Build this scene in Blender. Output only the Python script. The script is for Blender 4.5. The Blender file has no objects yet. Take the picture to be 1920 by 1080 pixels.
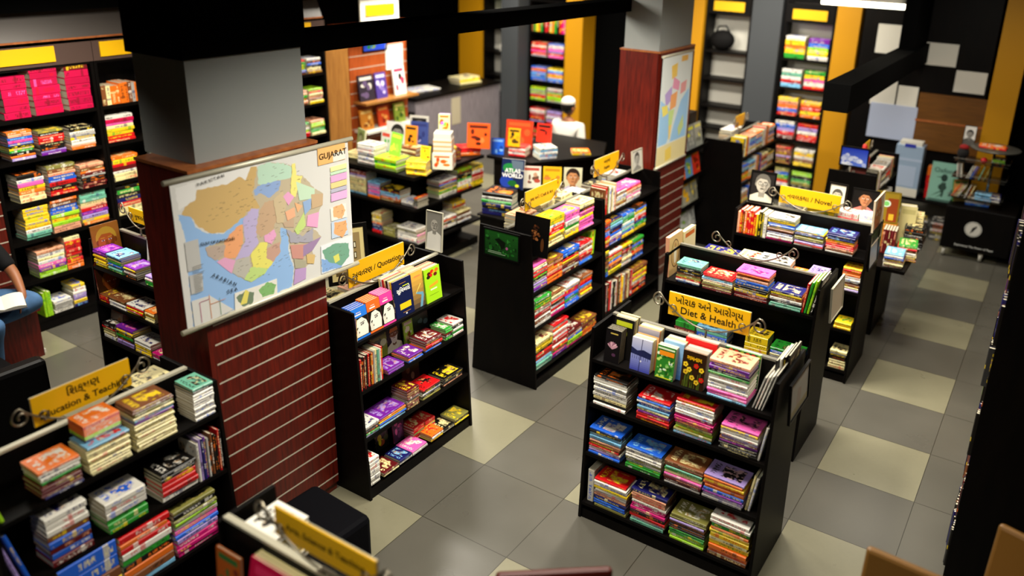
import bpy, math, random
from mathutils import Matrix, Vector
random.seed(11)
scene = bpy.context.scene
COL = scene.collection
PI = math.pi

# ---------------------------------------------------------------- camera
cd = bpy.data.cameras.new('camera')
cam = bpy.data.objects.new('camera', cd)
COL.objects.link(cam)
yaw, pitch, roll = -0.5498406782650413, 0.33567088183029253, 0.03371521214353222
fw = Vector((math.sin(yaw)*math.cos(pitch), math.cos(yaw)*math.cos(pitch), -math.sin(pitch)))
rt0 = Vector((math.cos(yaw), -math.sin(yaw), 0.0))
up0 = rt0.cross(fw)
rt = rt0*math.cos(roll) + up0*math.sin(roll)
up = -rt0*math.sin(roll) + up0*math.cos(roll)
CAMPOS = Vector((0.9045336777524343, -4.815402525772769, 3.250722855877944))
cam.matrix_world = Matrix(((rt.x, up.x, -fw.x, CAMPOS.x), (rt.y, up.y, -fw.y, CAMPOS.y),
                           (rt.z, up.z, -fw.z, CAMPOS.z), (0, 0, 0, 1)))
cd.sensor_width = 36.0
cd.lens = 36.0*1549.821948479925/1920
cd.shift_x = -85.36836145184606/1920
cd.shift_y = -127.39715442882118/1920
cd.clip_start = 0.02
cd.dof.use_dof = True
cd.dof.focus_distance = 5.0
cd.dof.aperture_fstop = 0.86
scene.camera = cam

# ---------------------------------------------------------------- world, lights, exposure
w = bpy.data.worlds.new('world')
scene.world = w
w.use_nodes = True
w.node_tree.nodes['Background'].inputs[0].default_value = (1, 0.95, 0.86, 1)
w.node_tree.nodes['Background'].inputs[1].default_value = 0.006
scene.view_settings.view_transform = 'Standard'
scene.view_settings.look = 'None'
scene.view_settings.exposure = 0.0
scene.view_settings.gamma = 1.0
scene.view_settings.use_curve_mapping = False


def lamp(x, y, z, sx, sy, watts, spread=150, tilt=(0, 0), col=(1.0, 0.93, 0.80)):
    l = bpy.data.lights.new('unseen_overhead_light', 'AREA')
    l.shape = 'RECTANGLE'
    l.size, l.size_y = sx, sy
    l.energy = watts
    l.color = col
    l.spread = math.radians(spread)
    o = bpy.data.objects.new('unseen_overhead_light', l)
    o.location = (x, y, z)
    o.rotation_euler = (math.radians(tilt[0]), math.radians(tilt[1]), 0)
    COL.objects.link(o)
    return o


LAMPS = [  # x, y, z, sx, sy, watts, spread, tilt x, tilt y
    (-1.0, -1.7, 3.3, 0.25, 1.2, 72, 134, 0, 2),
    (-0.3, -2.0, 3.45, 0.9, 0.25, 10, 130, 14, 0),
    (-1.3, 0.6, 3.3, 0.25, 1.2, 80, 140, 0, -6),
    (-0.4, 1.0, 3.2, 0.8, 0.25, 42, 140, 14, 0),
    (-0.7, -4.3, 3.5, 0.25, 0.9, 24, 130, 16, -12),  # added unseen lamp near the camera, brightens the nearest stand and its sign
    (-4.7, -1.6, 2.85, 0.3, 1.2, 62, 140, 0, 12),
    (-3.9, -2.9, 2.8, 0.8, 0.25, 24, 130, 12, 0),
    (-3.9, 0.5, 3.1, 1.0, 0.4, 115, 150, 14, -6),
    (-3.4, 3.2, 3.1, 0.9, 0.3, 75, 150, 12, 0),
    (-5.3, 2.6, 3.1, 0.3, 1.2, 80, 150, 0, 14),
    (-2.3, 4.5, 3.2, 1.2, 0.25, 58, 150, 12, 0),
    (-5.6, 4.4, 3.1, 1.2, 0.25, 55, 150, 12, 0),
    (0.0, 3.6, 3.2, 0.8, 0.3, 26, 150, 12, 0),
    (0.5, 0.3, 3.4, 0.3, 1.2, 28, 140, 0, 6),
]
for (x, y, z, sx, sy, wt, sd, ta, tb) in LAMPS:
    lamp(x, y, z, sx, sy, wt, sd, (ta, tb))

# ---------------------------------------------------------------- helpers
def lin(c):
    return c/12.92 if c <= 0.04045 else ((c+0.055)/1.055)**2.4


def hexc(h):
    h = h.lstrip('#')
    return tuple(lin(int(h[i:i+2], 16)/255.0) for i in (0, 2, 4))


def new_mat(name):
    m = bpy.data.materials.new(name)
    m.use_nodes = True
    nt = m.node_tree
    return m, nt, nt.nodes['Principled BSDF']


def MAT(name, col, rough=0.5, spec=0.5, metal=0.0, emit=0.0, noise=0.0, nscale=20.0):
    m, nt, b = new_mat(name)
    c = hexc(col) if isinstance(col, str) else col
    b.inputs['Base Color'].default_value = (*c, 1)
    b.inputs['Roughness'].default_value = rough
    b.inputs['Specular IOR Level'].default_value = spec
    b.inputs['Metallic'].default_value = metal
    if emit:
        b.inputs['Emission Color'].default_value = (*c, 1)
        b.inputs['Emission Strength'].default_value = emit
    if noise:
        tc = nt.nodes.new('ShaderNodeTexCoord')
        n = nt.nodes.new('ShaderNodeTexNoise')
        n.inputs['Scale'].default_value = nscale
        n.inputs['Detail'].default_value = 5
        nt.links.new(tc.outputs['Object'], n.inputs['Vector'])
        mx = nt.nodes.new('ShaderNodeMix')
        mx.data_type = 'RGBA'
        mx.inputs['A'].default_value = (*[v*(1-noise) for v in c], 1)
        mx.inputs['B'].default_value = (*[min(1, v*(1+noise)) for v in c], 1)
        nt.links.new(n.outputs['Fac'], mx.inputs['Factor'])
        nt.links.new(mx.outputs['Result'], b.inputs['Base Color'])
    return m


class NT:
    """tiny node builder: every method returns an output socket"""
    def __init__(s, nt):
        s.nt = nt

    def n(s, t, **k):
        x = s.nt.nodes.new(t)
        for a, v in k.items():
            setattr(x, a, v)
        return x

    def m(s, op, a, b=0.0, c=0.0):
        x = s.n('ShaderNodeMath', operation=op)
        for i, v in enumerate((a, b, c)):
            if isinstance(v, (int, float)):
                x.inputs[i].default_value = v
            else:
                s.nt.links.new(v, x.inputs[i])
        return x.outputs[0]

    def mix(s, f, a, b):
        x = s.n('ShaderNodeMix', data_type='RGBA')
        for k, v in (('Factor', f), ('A', a), ('B', b)):
            if isinstance(v, (int, float)):
                x.inputs[k].default_value = v
            elif isinstance(v, tuple):
                x.inputs[k].default_value = (*v, 1) if len(v) == 3 else v
            else:
                s.nt.links.new(v, x.inputs[k])
        return x.outputs['Result']

    def vec(s, x, y, z):
        c = s.n('ShaderNodeCombineXYZ')
        for i, v in enumerate((x, y, z)):
            if isinstance(v, (int, float)):
                c.inputs[i].default_value = v
            else:
                s.nt.links.new(v, c.inputs[i])
        return c.outputs[0]

    def noise(s, v, scale, detail=2.0):
        x = s.n('ShaderNodeTexNoise')
        x.inputs['Scale'].default_value = scale
        x.inputs['Detail'].default_value = detail
        s.nt.links.new(v, x.inputs['Vector'])
        return x.outputs['Fac']


def book_material():
    m, nt, b = new_mat('book_cover')
    q = NT(nt)
    a1 = q.n('ShaderNodeAttribute', attribute_name='c1').outputs['Color']
    a2 = q.n('ShaderNodeAttribute', attribute_name='c2').outputs['Color']
    r = q.n('ShaderNodeAttribute', attribute_name='rnd').outputs['Fac']
    uv = q.n('ShaderNodeUVMap').outputs[0]
    sp = q.n('ShaderNodeSeparateXYZ')
    nt.links.new(uv, sp.inputs[0])
    u, v = sp.outputs[0], sp.outputs[1]
    spine = q.m('GREATER_THAN', u, 1.5)
    us = q.m('SUBTRACT', u, 2.0)
    rr = q.m('MULTIPLY', r, 91.0)
    # spine lettering
    let = q.noise(q.vec(q.m('MULTIPLY', us, 46.0), q.m('ADD', q.m('MULTIPLY', v, 2.2), rr), rr), 1.0, 1.0)
    let = q.m('GREATER_THAN', let, 0.5)
    blk = q.noise(q.vec(q.m('MULTIPLY', us, 2.6), rr, 3.0), 1.0, 0.0)
    blk = q.m('GREATER_THAN', blk, 0.46)
    band = q.m('MULTIPLY', q.m('GREATER_THAN', v, 0.28), q.m('LESS_THAN', v, 0.74))
    ends = q.m('MULTIPLY', q.m('GREATER_THAN', us, 0.06), q.m('LESS_THAN', us, 0.94))
    txt = q.m('MULTIPLY', q.m('MULTIPLY', let, blk), q.m('MULTIPLY', band, ends))
    tail = q.m('MULTIPLY', q.m('LESS_THAN', q.m('ABSOLUTE', q.m('SUBTRACT', us, q.m('ADD', q.m('MULTIPLY', r, 0.75), 0.1))), 0.05), q.m('GREATER_THAN', q.m('FRACT', q.m('MULTIPLY', r, 7.0)), 0.45))
    smask = q.m('MAXIMUM', q.m('MULTIPLY', txt, 0.8), q.m('MULTIPLY', tail, 0.6))
    scol = q.mix(smask, a1, a2)
    # cover picture and title
    pv = q.vec(q.m('MULTIPLY', u, 1.5), q.m('MULTIPLY', v, 1.3), rr)
    blob = q.noise(pv, 2.4, 3.0)
    inpic = q.m('MULTIPLY', q.m('MULTIPLY', q.m('GREATER_THAN', u, 0.34), q.m('LESS_THAN', u, 0.88)),
                q.m('MULTIPLY', q.m('GREATER_THAN', v, 0.12), q.m('LESS_THAN', v, 0.88)))
    pm = q.m('MULTIPLY', q.m('SMOOTH_MIN', q.m('MAXIMUM', q.m('MULTIPLY', q.m('SUBTRACT', blob, 0.45), 9.0), 0.0), 1.0, 0.1), inpic)
    blob2 = q.noise(pv, 6.0, 2.0)
    pic = q.mix(q.m('GREATER_THAN', blob2, 0.56), a2, q.mix(0.5, a1, (0.85, 0.5, 0.2)))
    tl = q.noise(q.vec(q.m('MULTIPLY', u, 9.0), q.m('MULTIPLY', v, 17.0), rr), 1.0, 1.0)
    tm = q.m('MULTIPLY', q.m('GREATER_THAN', tl, 0.52),
             q.m('MULTIPLY', q.m('MULTIPLY', q.m('GREATER_THAN', u, 0.1), q.m('LESS_THAN', u, 0.26)),
                 q.m('MULTIPLY', q.m('GREATER_THAN', v, 0.12), q.m('LESS_THAN', v, 0.88))))
    ccol = q.mix(tm, q.mix(pm, a1, pic), a2)
    nt.links.new(q.mix(spine, ccol, scol), b.inputs['Base Color'])
    b.inputs['Roughness'].default_value = 0.34
    b.inputs['Specular IOR Level'].default_value = 0.45
    return m


def page_material():
    m, nt, b = new_mat('pages')
    q = NT(nt)
    uv = q.n('ShaderNodeUVMap').outputs[0]
    sp = q.n('ShaderNodeSeparateXYZ')
    nt.links.new(uv, sp.inputs[0])
    ln = q.noise(q.vec(q.m('MULTIPLY', sp.outputs[0], 0.6), q.m('MULTIPLY', sp.outputs[1], 22.0), 0.0), 1.0, 2.0)
    nt.links.new(q.mix(ln, hexc('#8f8468'), hexc('#f4ecd2')), b.inputs['Base Color'])
    b.inputs['Roughness'].default_value = 0.8
    return m


def print_material():
    m, nt, b = new_mat('print')
    a = nt.nodes.new('ShaderNodeAttribute')
    a.attribute_name = 'c1'
    nt.links.new(a.outputs['Color'], b.inputs['Base Color'])
    b.inputs['Roughness'].default_value = 0.38
    b.inputs['Specular IOR Level'].default_value = 0.35
    return m


def wood_material(name, c0, c1, rough=0.35, sc=(3, 3, 0.5), spec=0.4):
    m, nt, b = new_mat(name)
    q = NT(nt)
    tc = q.n('ShaderNodeTexCoord').outputs['Object']
    mp = q.n('ShaderNodeMapping')
    mp.inputs['Scale'].default_value = sc
    nt.links.new(tc, mp.inputs[0])
    g = q.noise(mp.outputs[0], 9.0, 6.0)
    g = q.m('MULTIPLY', q.m('MAXIMUM', q.m('SUBTRACT', g, 0.3), 0.0), 2.2)
    nt.links.new(q.mix(g, hexc(c0), hexc(c1)), b.inputs['Base Color'])
    b.inputs['Roughness'].default_value = rough
    b.inputs['Specular IOR Level'].default_value = spec
    return m


def floor_material():
    m, nt, b = new_mat('floor_tiles')
    q = NT(nt)
    g = q.n('ShaderNodeNewGeometry').outputs['Position']
    sp = q.n('ShaderNodeSeparateXYZ')
    nt.links.new(g, sp.inputs[0])
    x, y = q.m('DIVIDE', sp.outputs[0], 0.6), q.m('DIVIDE', sp.outputs[1], 0.6)
    fx, fy = q.m('FLOOR', x), q.m('FLOOR', y)
    ex = q.m('LESS_THAN', q.m('FLOORED_MODULO', fx, 2.0), 0.5)
    ey = q.m('LESS_THAN', q.m('FLOORED_MODULO', fy, 2.0), 0.5)
    cream = q.m('MULTIPLY', ex, ey)
    gx = q.m('ABSOLUTE', q.m('SUBTRACT', q.m('SUBTRACT', x, fx), 0.5))
    gy = q.m('ABSOLUTE', q.m('SUBTRACT', q.m('SUBTRACT', y, fy), 0.5))
    gro = q.m('GREATER_THAN', q.m('MAXIMUM', gx, gy), 0.4965)
    wn = q.n('ShaderNodeTexWhiteNoise', noise_dimensions='2D')
    nt.links.new(q.vec(fx, fy, 0.0), wn.inputs['Vector'])
    n1 = q.noise(g, 2.2, 5.0)
    n2 = q.noise(g, 40.0, 3.0)
    grey = q.mix(n1, hexc('#4d4b44'), hexc('#5f5c53'))
    grey = q.mix(q.m('MULTIPLY', wn.outputs[0], 0.25), grey, hexc('#4c493f'))
    crm = q.mix(n1, hexc('#75715c'), hexc('#88846c'))
    col = q.mix(cream, grey, crm)
    col = q.mix(q.m('MULTIPLY', n2, 0.12), col, hexc('#45423a'))
    col = q.mix(gro, col, hexc('#2a281f'))
    nt.links.new(col, b.inputs['Base Color'])
    nt.links.new(q.m('ADD', q.m('MULTIPLY', n1, 0.15), 0.22), b.inputs['Roughness'])
    b.inputs['Specular IOR Level'].default_value = 0.5
    return m


class Geo:
    def __init__(s):
        s.v, s.f, s.m, s.c1, s.c2, s.r, s.uv, s.sm = [], [], [], [], [], [], [], []

    def face(s, pts, mi=0, c1=(1, 1, 1), c2=(0, 0, 0), r=0.0, uv=None, smooth=False):
        n = len(s.v)
        s.v.extend(tuple(p) for p in pts)
        s.poly(range(n, n+len(pts)), mi, c1, c2, r, uv, smooth)

    def poly(s, idx, mi=0, c1=(1, 1, 1), c2=(0, 0, 0), r=0.0, uv=None, smooth=False):
        s.f.append(tuple(idx))
        s.m.append(mi)
        s.c1.append(c1)
        s.c2.append(c2)
        s.r.append(r)
        s.uv.append(uv)
        s.sm.append(smooth)

    def box(s, x0, y0, z0, x1, y1, z1, mi=0, **k):
        n = len(s.v)
        s.v.extend([(x0, y0, z0), (x1, y0, z0), (x1, y1, z0), (x0, y1, z0), (x0, y0, z1), (x1, y0, z1), (x1, y1, z1), (x0, y1, z1)])
        for q in ((3, 2, 1, 0), (4, 5, 6, 7), (0, 1, 5, 4), (1, 2, 6, 5), (2, 3, 7, 6), (3, 0, 4, 7)):
            s.poly([n+i for i in q], mi, **k)

    def prism(s, poly, z0, z1, mi=0, **k):
        n, c = len(s.v), len(poly)
        s.v.extend([(x, y, z0) for x, y in poly] + [(x, y, z1) for x, y in poly])
        s.poly([n+i for i in range(c-1, -1, -1)], mi, **k)
        s.poly([n+c+i for i in range(c)], mi, **k)
        for i in range(c):
            j = (i+1) % c
            s.poly([n+i, n+j, n+c+j, n+c+i], mi, **k)

    def xprism(s, poly_yz, x0, x1, mi=0, **k):
        n, c = len(s.v), len(poly_yz)
        s.v.extend([(x0, y, z) for y, z in poly_yz] + [(x1, y, z) for y, z in poly_yz])
        s.poly([n+i for i in range(c-1, -1, -1)], mi, **k)
        s.poly([n+c+i for i in range(c)], mi, **k)
        for i in range(c):
            j = (i+1) % c
            s.poly([n+i, n+j, n+c+j, n+c+i], mi, **k)

    def tube(s, pts, r, n=8, mi=0, caps=True, **k):
        pts = [Vector(p) for p in pts]
        rs = r if isinstance(r, (list, tuple)) else [r]*len(pts)
        base = len(s.v)
        t0 = (pts[1]-pts[0]).normalized()
        a = Vector((0, 0, 1)) if abs(t0.z) < 0.9 else Vector((1, 0, 0))
        nx = t0.cross(a).normalized()
        for i, p in enumerate(pts):
            t = (pts[min(i+1, len(pts)-1)]-pts[max(i-1, 0)]).normalized()
            nx = (nx - t*nx.dot(t)).normalized()
            ny = t.cross(nx)
            for j in range(n):
                an = 2*PI*j/n
                s.v.append(tuple(p + (nx*math.cos(an)+ny*math.sin(an))*rs[i]))
        for i in range(len(pts)-1):
            for j in range(n):
                a0, a1 = base+i*n+j, base+i*n+(j+1) % n
                s.poly([a0, a1, a1+n, a0+n], mi, smooth=True, **k)
        if caps:
            s.poly([base+j for j in range(n-1, -1, -1)], mi, **k)
            e = base+(len(pts)-1)*n
            s.poly([e+j for j in range(n)], mi, **k)

    def lathe(s, prof, cx=0, cy=0, n=20, mi=0, **k):
        base = len(s.v)
        for (r, z) in prof:
            for j in range(n):
                a = 2*PI*j/n
                s.v.append((cx+r*math.cos(a), cy+r*math.sin(a), z))
        for i in range(len(prof)-1):
            for j in range(n):
                a0, a1 = base+i*n+j, base+i*n+(j+1) % n
                s.poly([a0, a1, a1+n, a0+n], mi, smooth=True, **k)
        s.poly([base+j for j in range(n-1, -1, -1)], mi, **k)
        e = base+(len(prof)-1)*n
        s.poly([e+j for j in range(n)], mi, **k)

    def ball(s, c, rx, ry, rz, n=16, mi=0, **k):
        base = len(s.v)
        rows = n//2
        for i in range(rows+1):
            th = PI*(i+0.02)/(rows+0.04)
            for j in range(n):
                a = 2*PI*j/n
                s.v.append((c[0]+rx*math.sin(th)*math.cos(a), c[1]+ry*math.sin(th)*math.sin(a), c[2]-rz*math.cos(th)))
        for i in range(rows):
            for j in range(n):
                a0, a1 = base+i*n+j, base+i*n+(j+1) % n
                s.poly([a0, a1, a1+n, a0+n], mi, smooth=True, **k)
        s.poly([base+j for j in range(n-1, -1, -1)], mi)
        e = base+rows*n
        s.poly([e+j for j in range(n)], mi)

    def xform(s, M, i0=0):
        for i in range(i0, len(s.v)):
            s.v[i] = tuple(M @ Vector(s.v[i]))

    def mesh(s, name, mats):
        me = bpy.data.meshes.new(name)
        me.from_pydata(s.v, [], s.f)
        for mt in mats:
            me.materials.append(mt)
        me.polygons.foreach_set('material_index', s.m)
        me.polygons.foreach_set('use_smooth', s.sm)
        a = me.attributes.new('c1', 'FLOAT_VECTOR', 'FACE')
        a.data.foreach_set('vector', [x for c in s.c1 for x in c])
        if any(s.r):
            a = me.attributes.new('c2', 'FLOAT_VECTOR', 'FACE')
            a.data.foreach_set('vector', [x for c in s.c2 for x in c])
            a = me.attributes.new('rnd', 'FLOAT', 'FACE')
            a.data.foreach_set('value', s.r)
        if any(x is not None for x in s.uv):
            ul = me.uv_layers.new(name='UVMap')
            flat = []
            for f, q in zip(s.f, s.uv):
                for t in (q if q is not None else [(0.05, 0.05)]*len(f)):
                    flat.extend(t)
            ul.data.foreach_set('uv', flat)
        me.update()
        return me

    def build(s, name, mats, parent=None, M=None, bevel=0.0):
        if not isinstance(mats, (list, tuple)):
            mats = [mats]
        o = bpy.data.objects.new(name, s.mesh(name, mats))
        COL.objects.link(o)
        if parent:
            o.parent = parent
        if M is not None:
            o.matrix_local = M
        if bevel:
            b = o.modifiers.new('bevel', 'BEVEL')
            b.width = bevel
            b.segments = 2
            b.limit_method = 'ANGLE'
        return o


def tag(o, label=None, cat=None, group=None, kind=None):
    if label:
        o['label'] = label
    if cat:
        o['category'] = cat
    if group:
        o['group'] = group
    if kind:
        o['kind'] = kind
    return o


def thing(name, M, label, cat, group=None):
    o = bpy.data.objects.new(name, None)
    o.empty_display_size = 0.05
    COL.objects.link(o)
    o.matrix_world = M
    return tag(o, label, cat, group)


def struct(name, g, mats, **k):
    return tag(g.build(name, mats, **k), kind='structure')


def T(x, y, z=0.0, rz=0.0, rx=0.0, ry=0.0):
    return Matrix.Translation((x, y, z)) @ Matrix.Rotation(math.radians(rz), 4, 'Z') @ Matrix.Rotation(math.radians(ry), 4, 'Y') @ Matrix.Rotation(math.radians(rx), 4, 'X')


UPR = Matrix.Rotation(PI/2, 4, 'X')     # art drawn in x,y stands up and faces -Y


class Art(Geo):
    """flat printed picture: layers of coloured shapes in the x,y plane"""
    def __init__(s, z0=0.0, dz=0.00006):
        super().__init__()
        s.z, s.dz = z0, dz

    def P(s, pts, col):
        s.face([(x, y, s.z) for x, y in pts], c1=hexc(col) if isinstance(col, str) else col)
        s.z += s.dz

    def R(s, x0, y0, x1, y1, col):
        s.P([(x0, y0), (x1, y0), (x1, y1), (x0, y1)], col)

    def E(s, cx, cy, rx, ry, col, n=20, rot=0.0):
        c, d = math.cos(rot), math.sin(rot)
        s.P([(cx+rx*math.cos(2*PI*i/n)*c-ry*math.sin(2*PI*i/n)*d, cy+rx*math.cos(2*PI*i/n)*d+ry*math.sin(2*PI*i/n)*c) for i in range(n)], col)

    def G(s, x0, y0, x1, y1, ca, cb, n=8):
        ca, cb = hexc(ca), hexc(cb)
        for i in range(n):
            t = (i+0.5)/n
            s.face([(x0, y0+(y1-y0)*i/n, s.z), (x1, y0+(y1-y0)*i/n, s.z), (x1, y0+(y1-y0)*(i+1)/n, s.z), (x0, y0+(y1-y0)*(i+1)/n, s.z)],
                   c1=tuple(a*(1-t)+b*t for a, b in zip(ca, cb)))
        s.z += s.dz


def text_geo(s, size, align='CENTER', extrude=0.0006, bold=0.0):
    cu = bpy.data.curves.new('lettering', 'FONT')
    cu.body = s
    cu.size = size
    cu.align_x = align
    cu.extrude = extrude
    cu.resolution_u = 3
    cu.offset = bold
    o = bpy.data.objects.new('lettering', cu)
    COL.objects.link(o)
    dg = bpy.context.evaluated_depsgraph_get()
    me = bpy.data.meshes.new_from_object(o.evaluated_get(dg))
    bpy.data.objects.remove(o)
    me.name = 'lettering'
    return me


def lettering(parent, lines, M, mat, align='CENTER'):
    """lines: (text, size, x, y[, rot]); one mesh object under its parent"""
    vs, fs = [], []
    for ln in lines:
        s, size, x, y = ln[:4]
        me = text_geo(s, size, align, bold=ln[5] if len(ln) > 5 else 0.0)
        R_ = T(x, y, 0, ln[4] if len(ln) > 4 else 0)
        n = len(vs)
        vs += [tuple(R_ @ v.co) for v in me.vertices]
        fs += [tuple(n+i for i in p.vertices) for p in me.polygons]
        bpy.data.meshes.remove(me)
    me = bpy.data.meshes.new('lettering')
    me.from_pydata(vs, [], fs)
    me.materials.append(mat)
    o = bpy.data.objects.new('lettering', me)
    COL.objects.link(o)
    o.parent = parent
    o.matrix_local = M
    return o


# materials
M_COVER = book_material()
M_PAGES = page_material()
M_PRINT = print_material()
M_FLOOR = floor_material()
M_BLACK = wood_material('black_laminate', '#030202', '#0a0604', 0.5, (2, 2, 0.4), 0.12)
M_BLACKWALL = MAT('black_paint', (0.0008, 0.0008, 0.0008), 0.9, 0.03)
M_RED = wood_material('red_brown_wood', '#400d06', '#6c1a0d', 0.38, (7, 7, 0.6))
M_REDTOP = wood_material('wood_edge', '#8a4a24', '#b06a38', 0.4, (3, 3, 3))
M_TAN = wood_material('tan_wood', '#8a5a28', '#ad7838', 0.4, (5, 5, 0.5))
M_BROWN = wood_material('brown_board', '#5a3608', '#6e440e', 0.5, (0.6, 5, 5))
M_GREY = MAT('grey_paint', '#8d918f', 0.6, 0.3, noise=0.05, nscale=3)
M_DGREY = MAT('dark_grey_paint', '#3c3f42', 0.7, 0.3)
M_METAL = MAT('groove_metal', '#b4aa98', 0.4, 0.5, 0.0)
M_IRON = MAT('wrought_iron', '#857d6c', 0.3, 0.5, 0.85)
M_YELLOW = MAT('yellow_plate', '#e6b008', 0.4, 0.4)
M_YCOL = MAT('yellow_paint', '#b98204', 0.55, 0.3)
M_WHITE = MAT('white_board', '#cfccbf', 0.6, 0.3)
M_INK = MAT('black_ink', '#191007', 0.5, 0.2)
M_WINK = MAT('white_ink', '#eeeeea', 0.5, 0.2)
M_TOPEDGE = MAT('board_edge', '#6e6a5e', 0.4, 0.4)
M_EDGE = MAT('aluminium_edge', '#c9c4ae', 0.4, 0.5, 0.3)
M_HEADER = MAT('header_panel', '#4b3a34', 0.4, 0.4)
M_CHROME = MAT('chrome', '#b8b8b8', 0.2, 0.5, 1.0)
M_FRAME = MAT('black_frame', '#060505', 0.4, 0.2)

# ---------------------------------------------------------------- books
PAL = {'w': ('white', '#ece8dc', 'krnb'), 'k': ('black', '#14110f', 'wyco'), 'r': ('red', '#d0161a', 'wyck'), 'd': ('maroon', '#641418', 'ceyw'),
       'o': ('orange', '#ee741c', 'wkrc'), 'y': ('yellow', '#f6d21e', 'rkbg'), 'c': ('cream', '#ecdfa0', 'kdnr'), 'g': ('green', '#2b9a2f', 'ywkc'),
       'l': ('lime', '#9fd622', 'kwgr'), 't': ('mint green', '#6fb89c', 'kwnd'), 'b': ('blue', '#2160d4', 'wyac'), 'a': ('light blue', '#7fbde2', 'nwkr'),
       'n': ('navy', '#1c1c62', 'wyca'), 'p': ('purple', '#74209a', 'wyiv'), 'v': ('lavender', '#a68fd0', 'npwk'), 'm': ('magenta', '#cc1674', 'wyck'),
       'j': ('crimson', '#c00a44', 'iddr'), 'i': ('pink', '#f062b4', 'wmky'), 's': ('grey', '#aeaba4', 'kwnr'), 'u': ('brown', '#7e4a28', 'ycwk'), 'e': ('peach', '#f0ac86', 'rdku'),
       'f': ('olive', '#84803e', 'kcwy'), 'h': ('charcoal', '#333333', 'wcyo')}
BOOKS = []          # every countable book: dict(M, l, w, t, c, ...)
ORD = ['zeroth', 'first', 'second', 'third', 'fourth', 'fifth', 'sixth', 'seventh', 'eighth', 'ninth', 'tenth', 'eleventh', 'twelfth', 'thirteenth',
       'fourteenth', 'fifteenth', 'sixteenth', 'seventeenth', 'eighteenth']


def book_shell(g, l, w, t, c1, c2, r, mi=0):
    c = min(0.0022, t*0.2)
    ch = min(0.004, t*0.25)
    out = [(w, 0), (ch, 0), (0, ch), (0, t-ch), (ch, t), (w, t)]
    inn = [(w, c), (ch+c*0.4, c), (c, ch+c*0.4), (c, t-ch-c*0.4), (ch+c*0.4, t-c), (w, t-c)]
    k = dict(mi=mi, c1=c1, c2=c2, r=r)
    for i in range(5):
        (y0, z0), (y1, z1) = out[i], out[i+1]
        if i == 4:
            uv = [(0, 0), (0, 1), (1, 1), (1, 0)]
        elif i == 0:
            uv = [(0, 1), (0, 0), (1, 0), (1, 1)]
        else:
            a, b_ = z0/t, z1/t
            uv = [(2, a), (2, b_), (3, b_), (3, a)]
        g.face([(0, y0, z0), (0, y1, z1), (l, y1, z1), (l, y0, z0)], uv=uv, **k)
        (p0, q0), (p1, q1) = inn[i], inn[i+1]
        g.face([(0, p1, q1), (0, p0, q0), (l, p0, q0), (l, p1, q1)], **k)
        g.face([(0, p0, q0), (0, p1, q1), (0, y1, z1), (0, y0, z0)], **k)
        g.face([(l, p1, q1), (l, p0, q0), (l, y0, z0), (l, y1, z1)], **k)
    g.face([(0, w, 0), (0, w, c), (l, w, c), (l, w, 0)], **k)
    g.face([(0, w, t-c), (0, w, t), (l, w, t), (l, w, t-c)], **k)


def book_pages(g, l, w, t, mi=0):
    c = min(0.0024, t*0.22)
    e = 0.002
    x0, x1, y0, y1, z0, z1 = e, l-e, c+0.0008, w-e, c, t-c
    for pts in ([(x0, y1, z0), (x0, y0, z0), (x0, y0, z1), (x0, y1, z1)], [(x1, y0, z0), (x1, y1, z0), (x1, y1, z1), (x1, y0, z1)],
                [(x1, y1, z0), (x0, y1, z0), (x0, y1, z1), (x1, y1, z1)], [(x0, y0, z1), (x1, y0, z1), (x1, y1, z1), (x0, y1, z1)],
                [(x0, y1, z0), (x1, y1, z0), (x1, y0, z0), (x0, y0, z0)]):
        g.face(pts, mi=mi, uv=[(0, 0), (1, 0), (1, 1), (0, 1)])


def add_book(M, l, w, t, c, label=None, group=None, art=None, force=False, c2=None, bias=1.0):
    BOOKS.append(dict(M=M.copy(), l=l, w=w, t=t, c=c, label=label, group=group, art=art, force=force or art is not None, c2=c2, bias=bias))


def emit_books(limit):
    for b in BOOKS:
        p = b['M'] @ Vector((b['l']/2, 0, b['t']/2))
        b['score'] = (1e9 if b['force'] else b['l']*(b['t']+0.1*b['w']*(b['bias'] > 1))*b['bias']/((p-CAMPOS).length_squared))
    order = sorted(range(len(BOOKS)), key=lambda i: -BOOKS[i]['score'])
    rest = Geo()
    rng = random.Random(5)
    kept = set([i for i in order if BOOKS[i]['group'] != 'stock'][:limit])
    for i, b in enumerate(BOOKS):
        nm, hx, alt = PAL[b['c']]
        c1 = hexc(hx)
        f = rng.uniform(0.86, 1.08)
        c1 = tuple(min(1, v*f) for v in c1)
        c2 = hexc(PAL[b['c2'] or rng.choice(alt)][1])
        r = rng.uniform(0.02, 1.0)
        l, w_, t = b['l'], b['w'], b['t']
        if i in kept:
            g = Geo()
            book_shell(g, l, w_, t, c1, c2, r)
            o = g.build('book', M_COVER)
            o.matrix_world = b['M']
            tag(o, b['label'], 'book', b['group'])
            p = Geo()
            book_pages(p, l, w_, t)
            p.build('pages', M_PAGES, o)
            if b['art'] is not None:
                a = Art(t+0.0004)
                b['art'](a, w_, l)
                # picture x runs away from the spine, y runs up the cover
                a.xform(Matrix(((0, -1, 0, l), (1, 0, 0, 0), (0, 0, 1, 0), (0, 0, 0, 1))))
                a.build('cover_print', M_PRINT, o)
        else:
            n = len(rest.v)
            book_shell(rest, l, w_, t, c1, c2, r, 0)
            book_pages(rest, l, w_, t, 1)
            rest.xform(b['M'], n)
    if rest.v:
        o = rest.build('book_stock', [M_COVER, M_PAGES])
        tag(o, 'all the smaller books stacked on the far shelves, tables and wall bookcases', 'books', kind='stuff')


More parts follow.
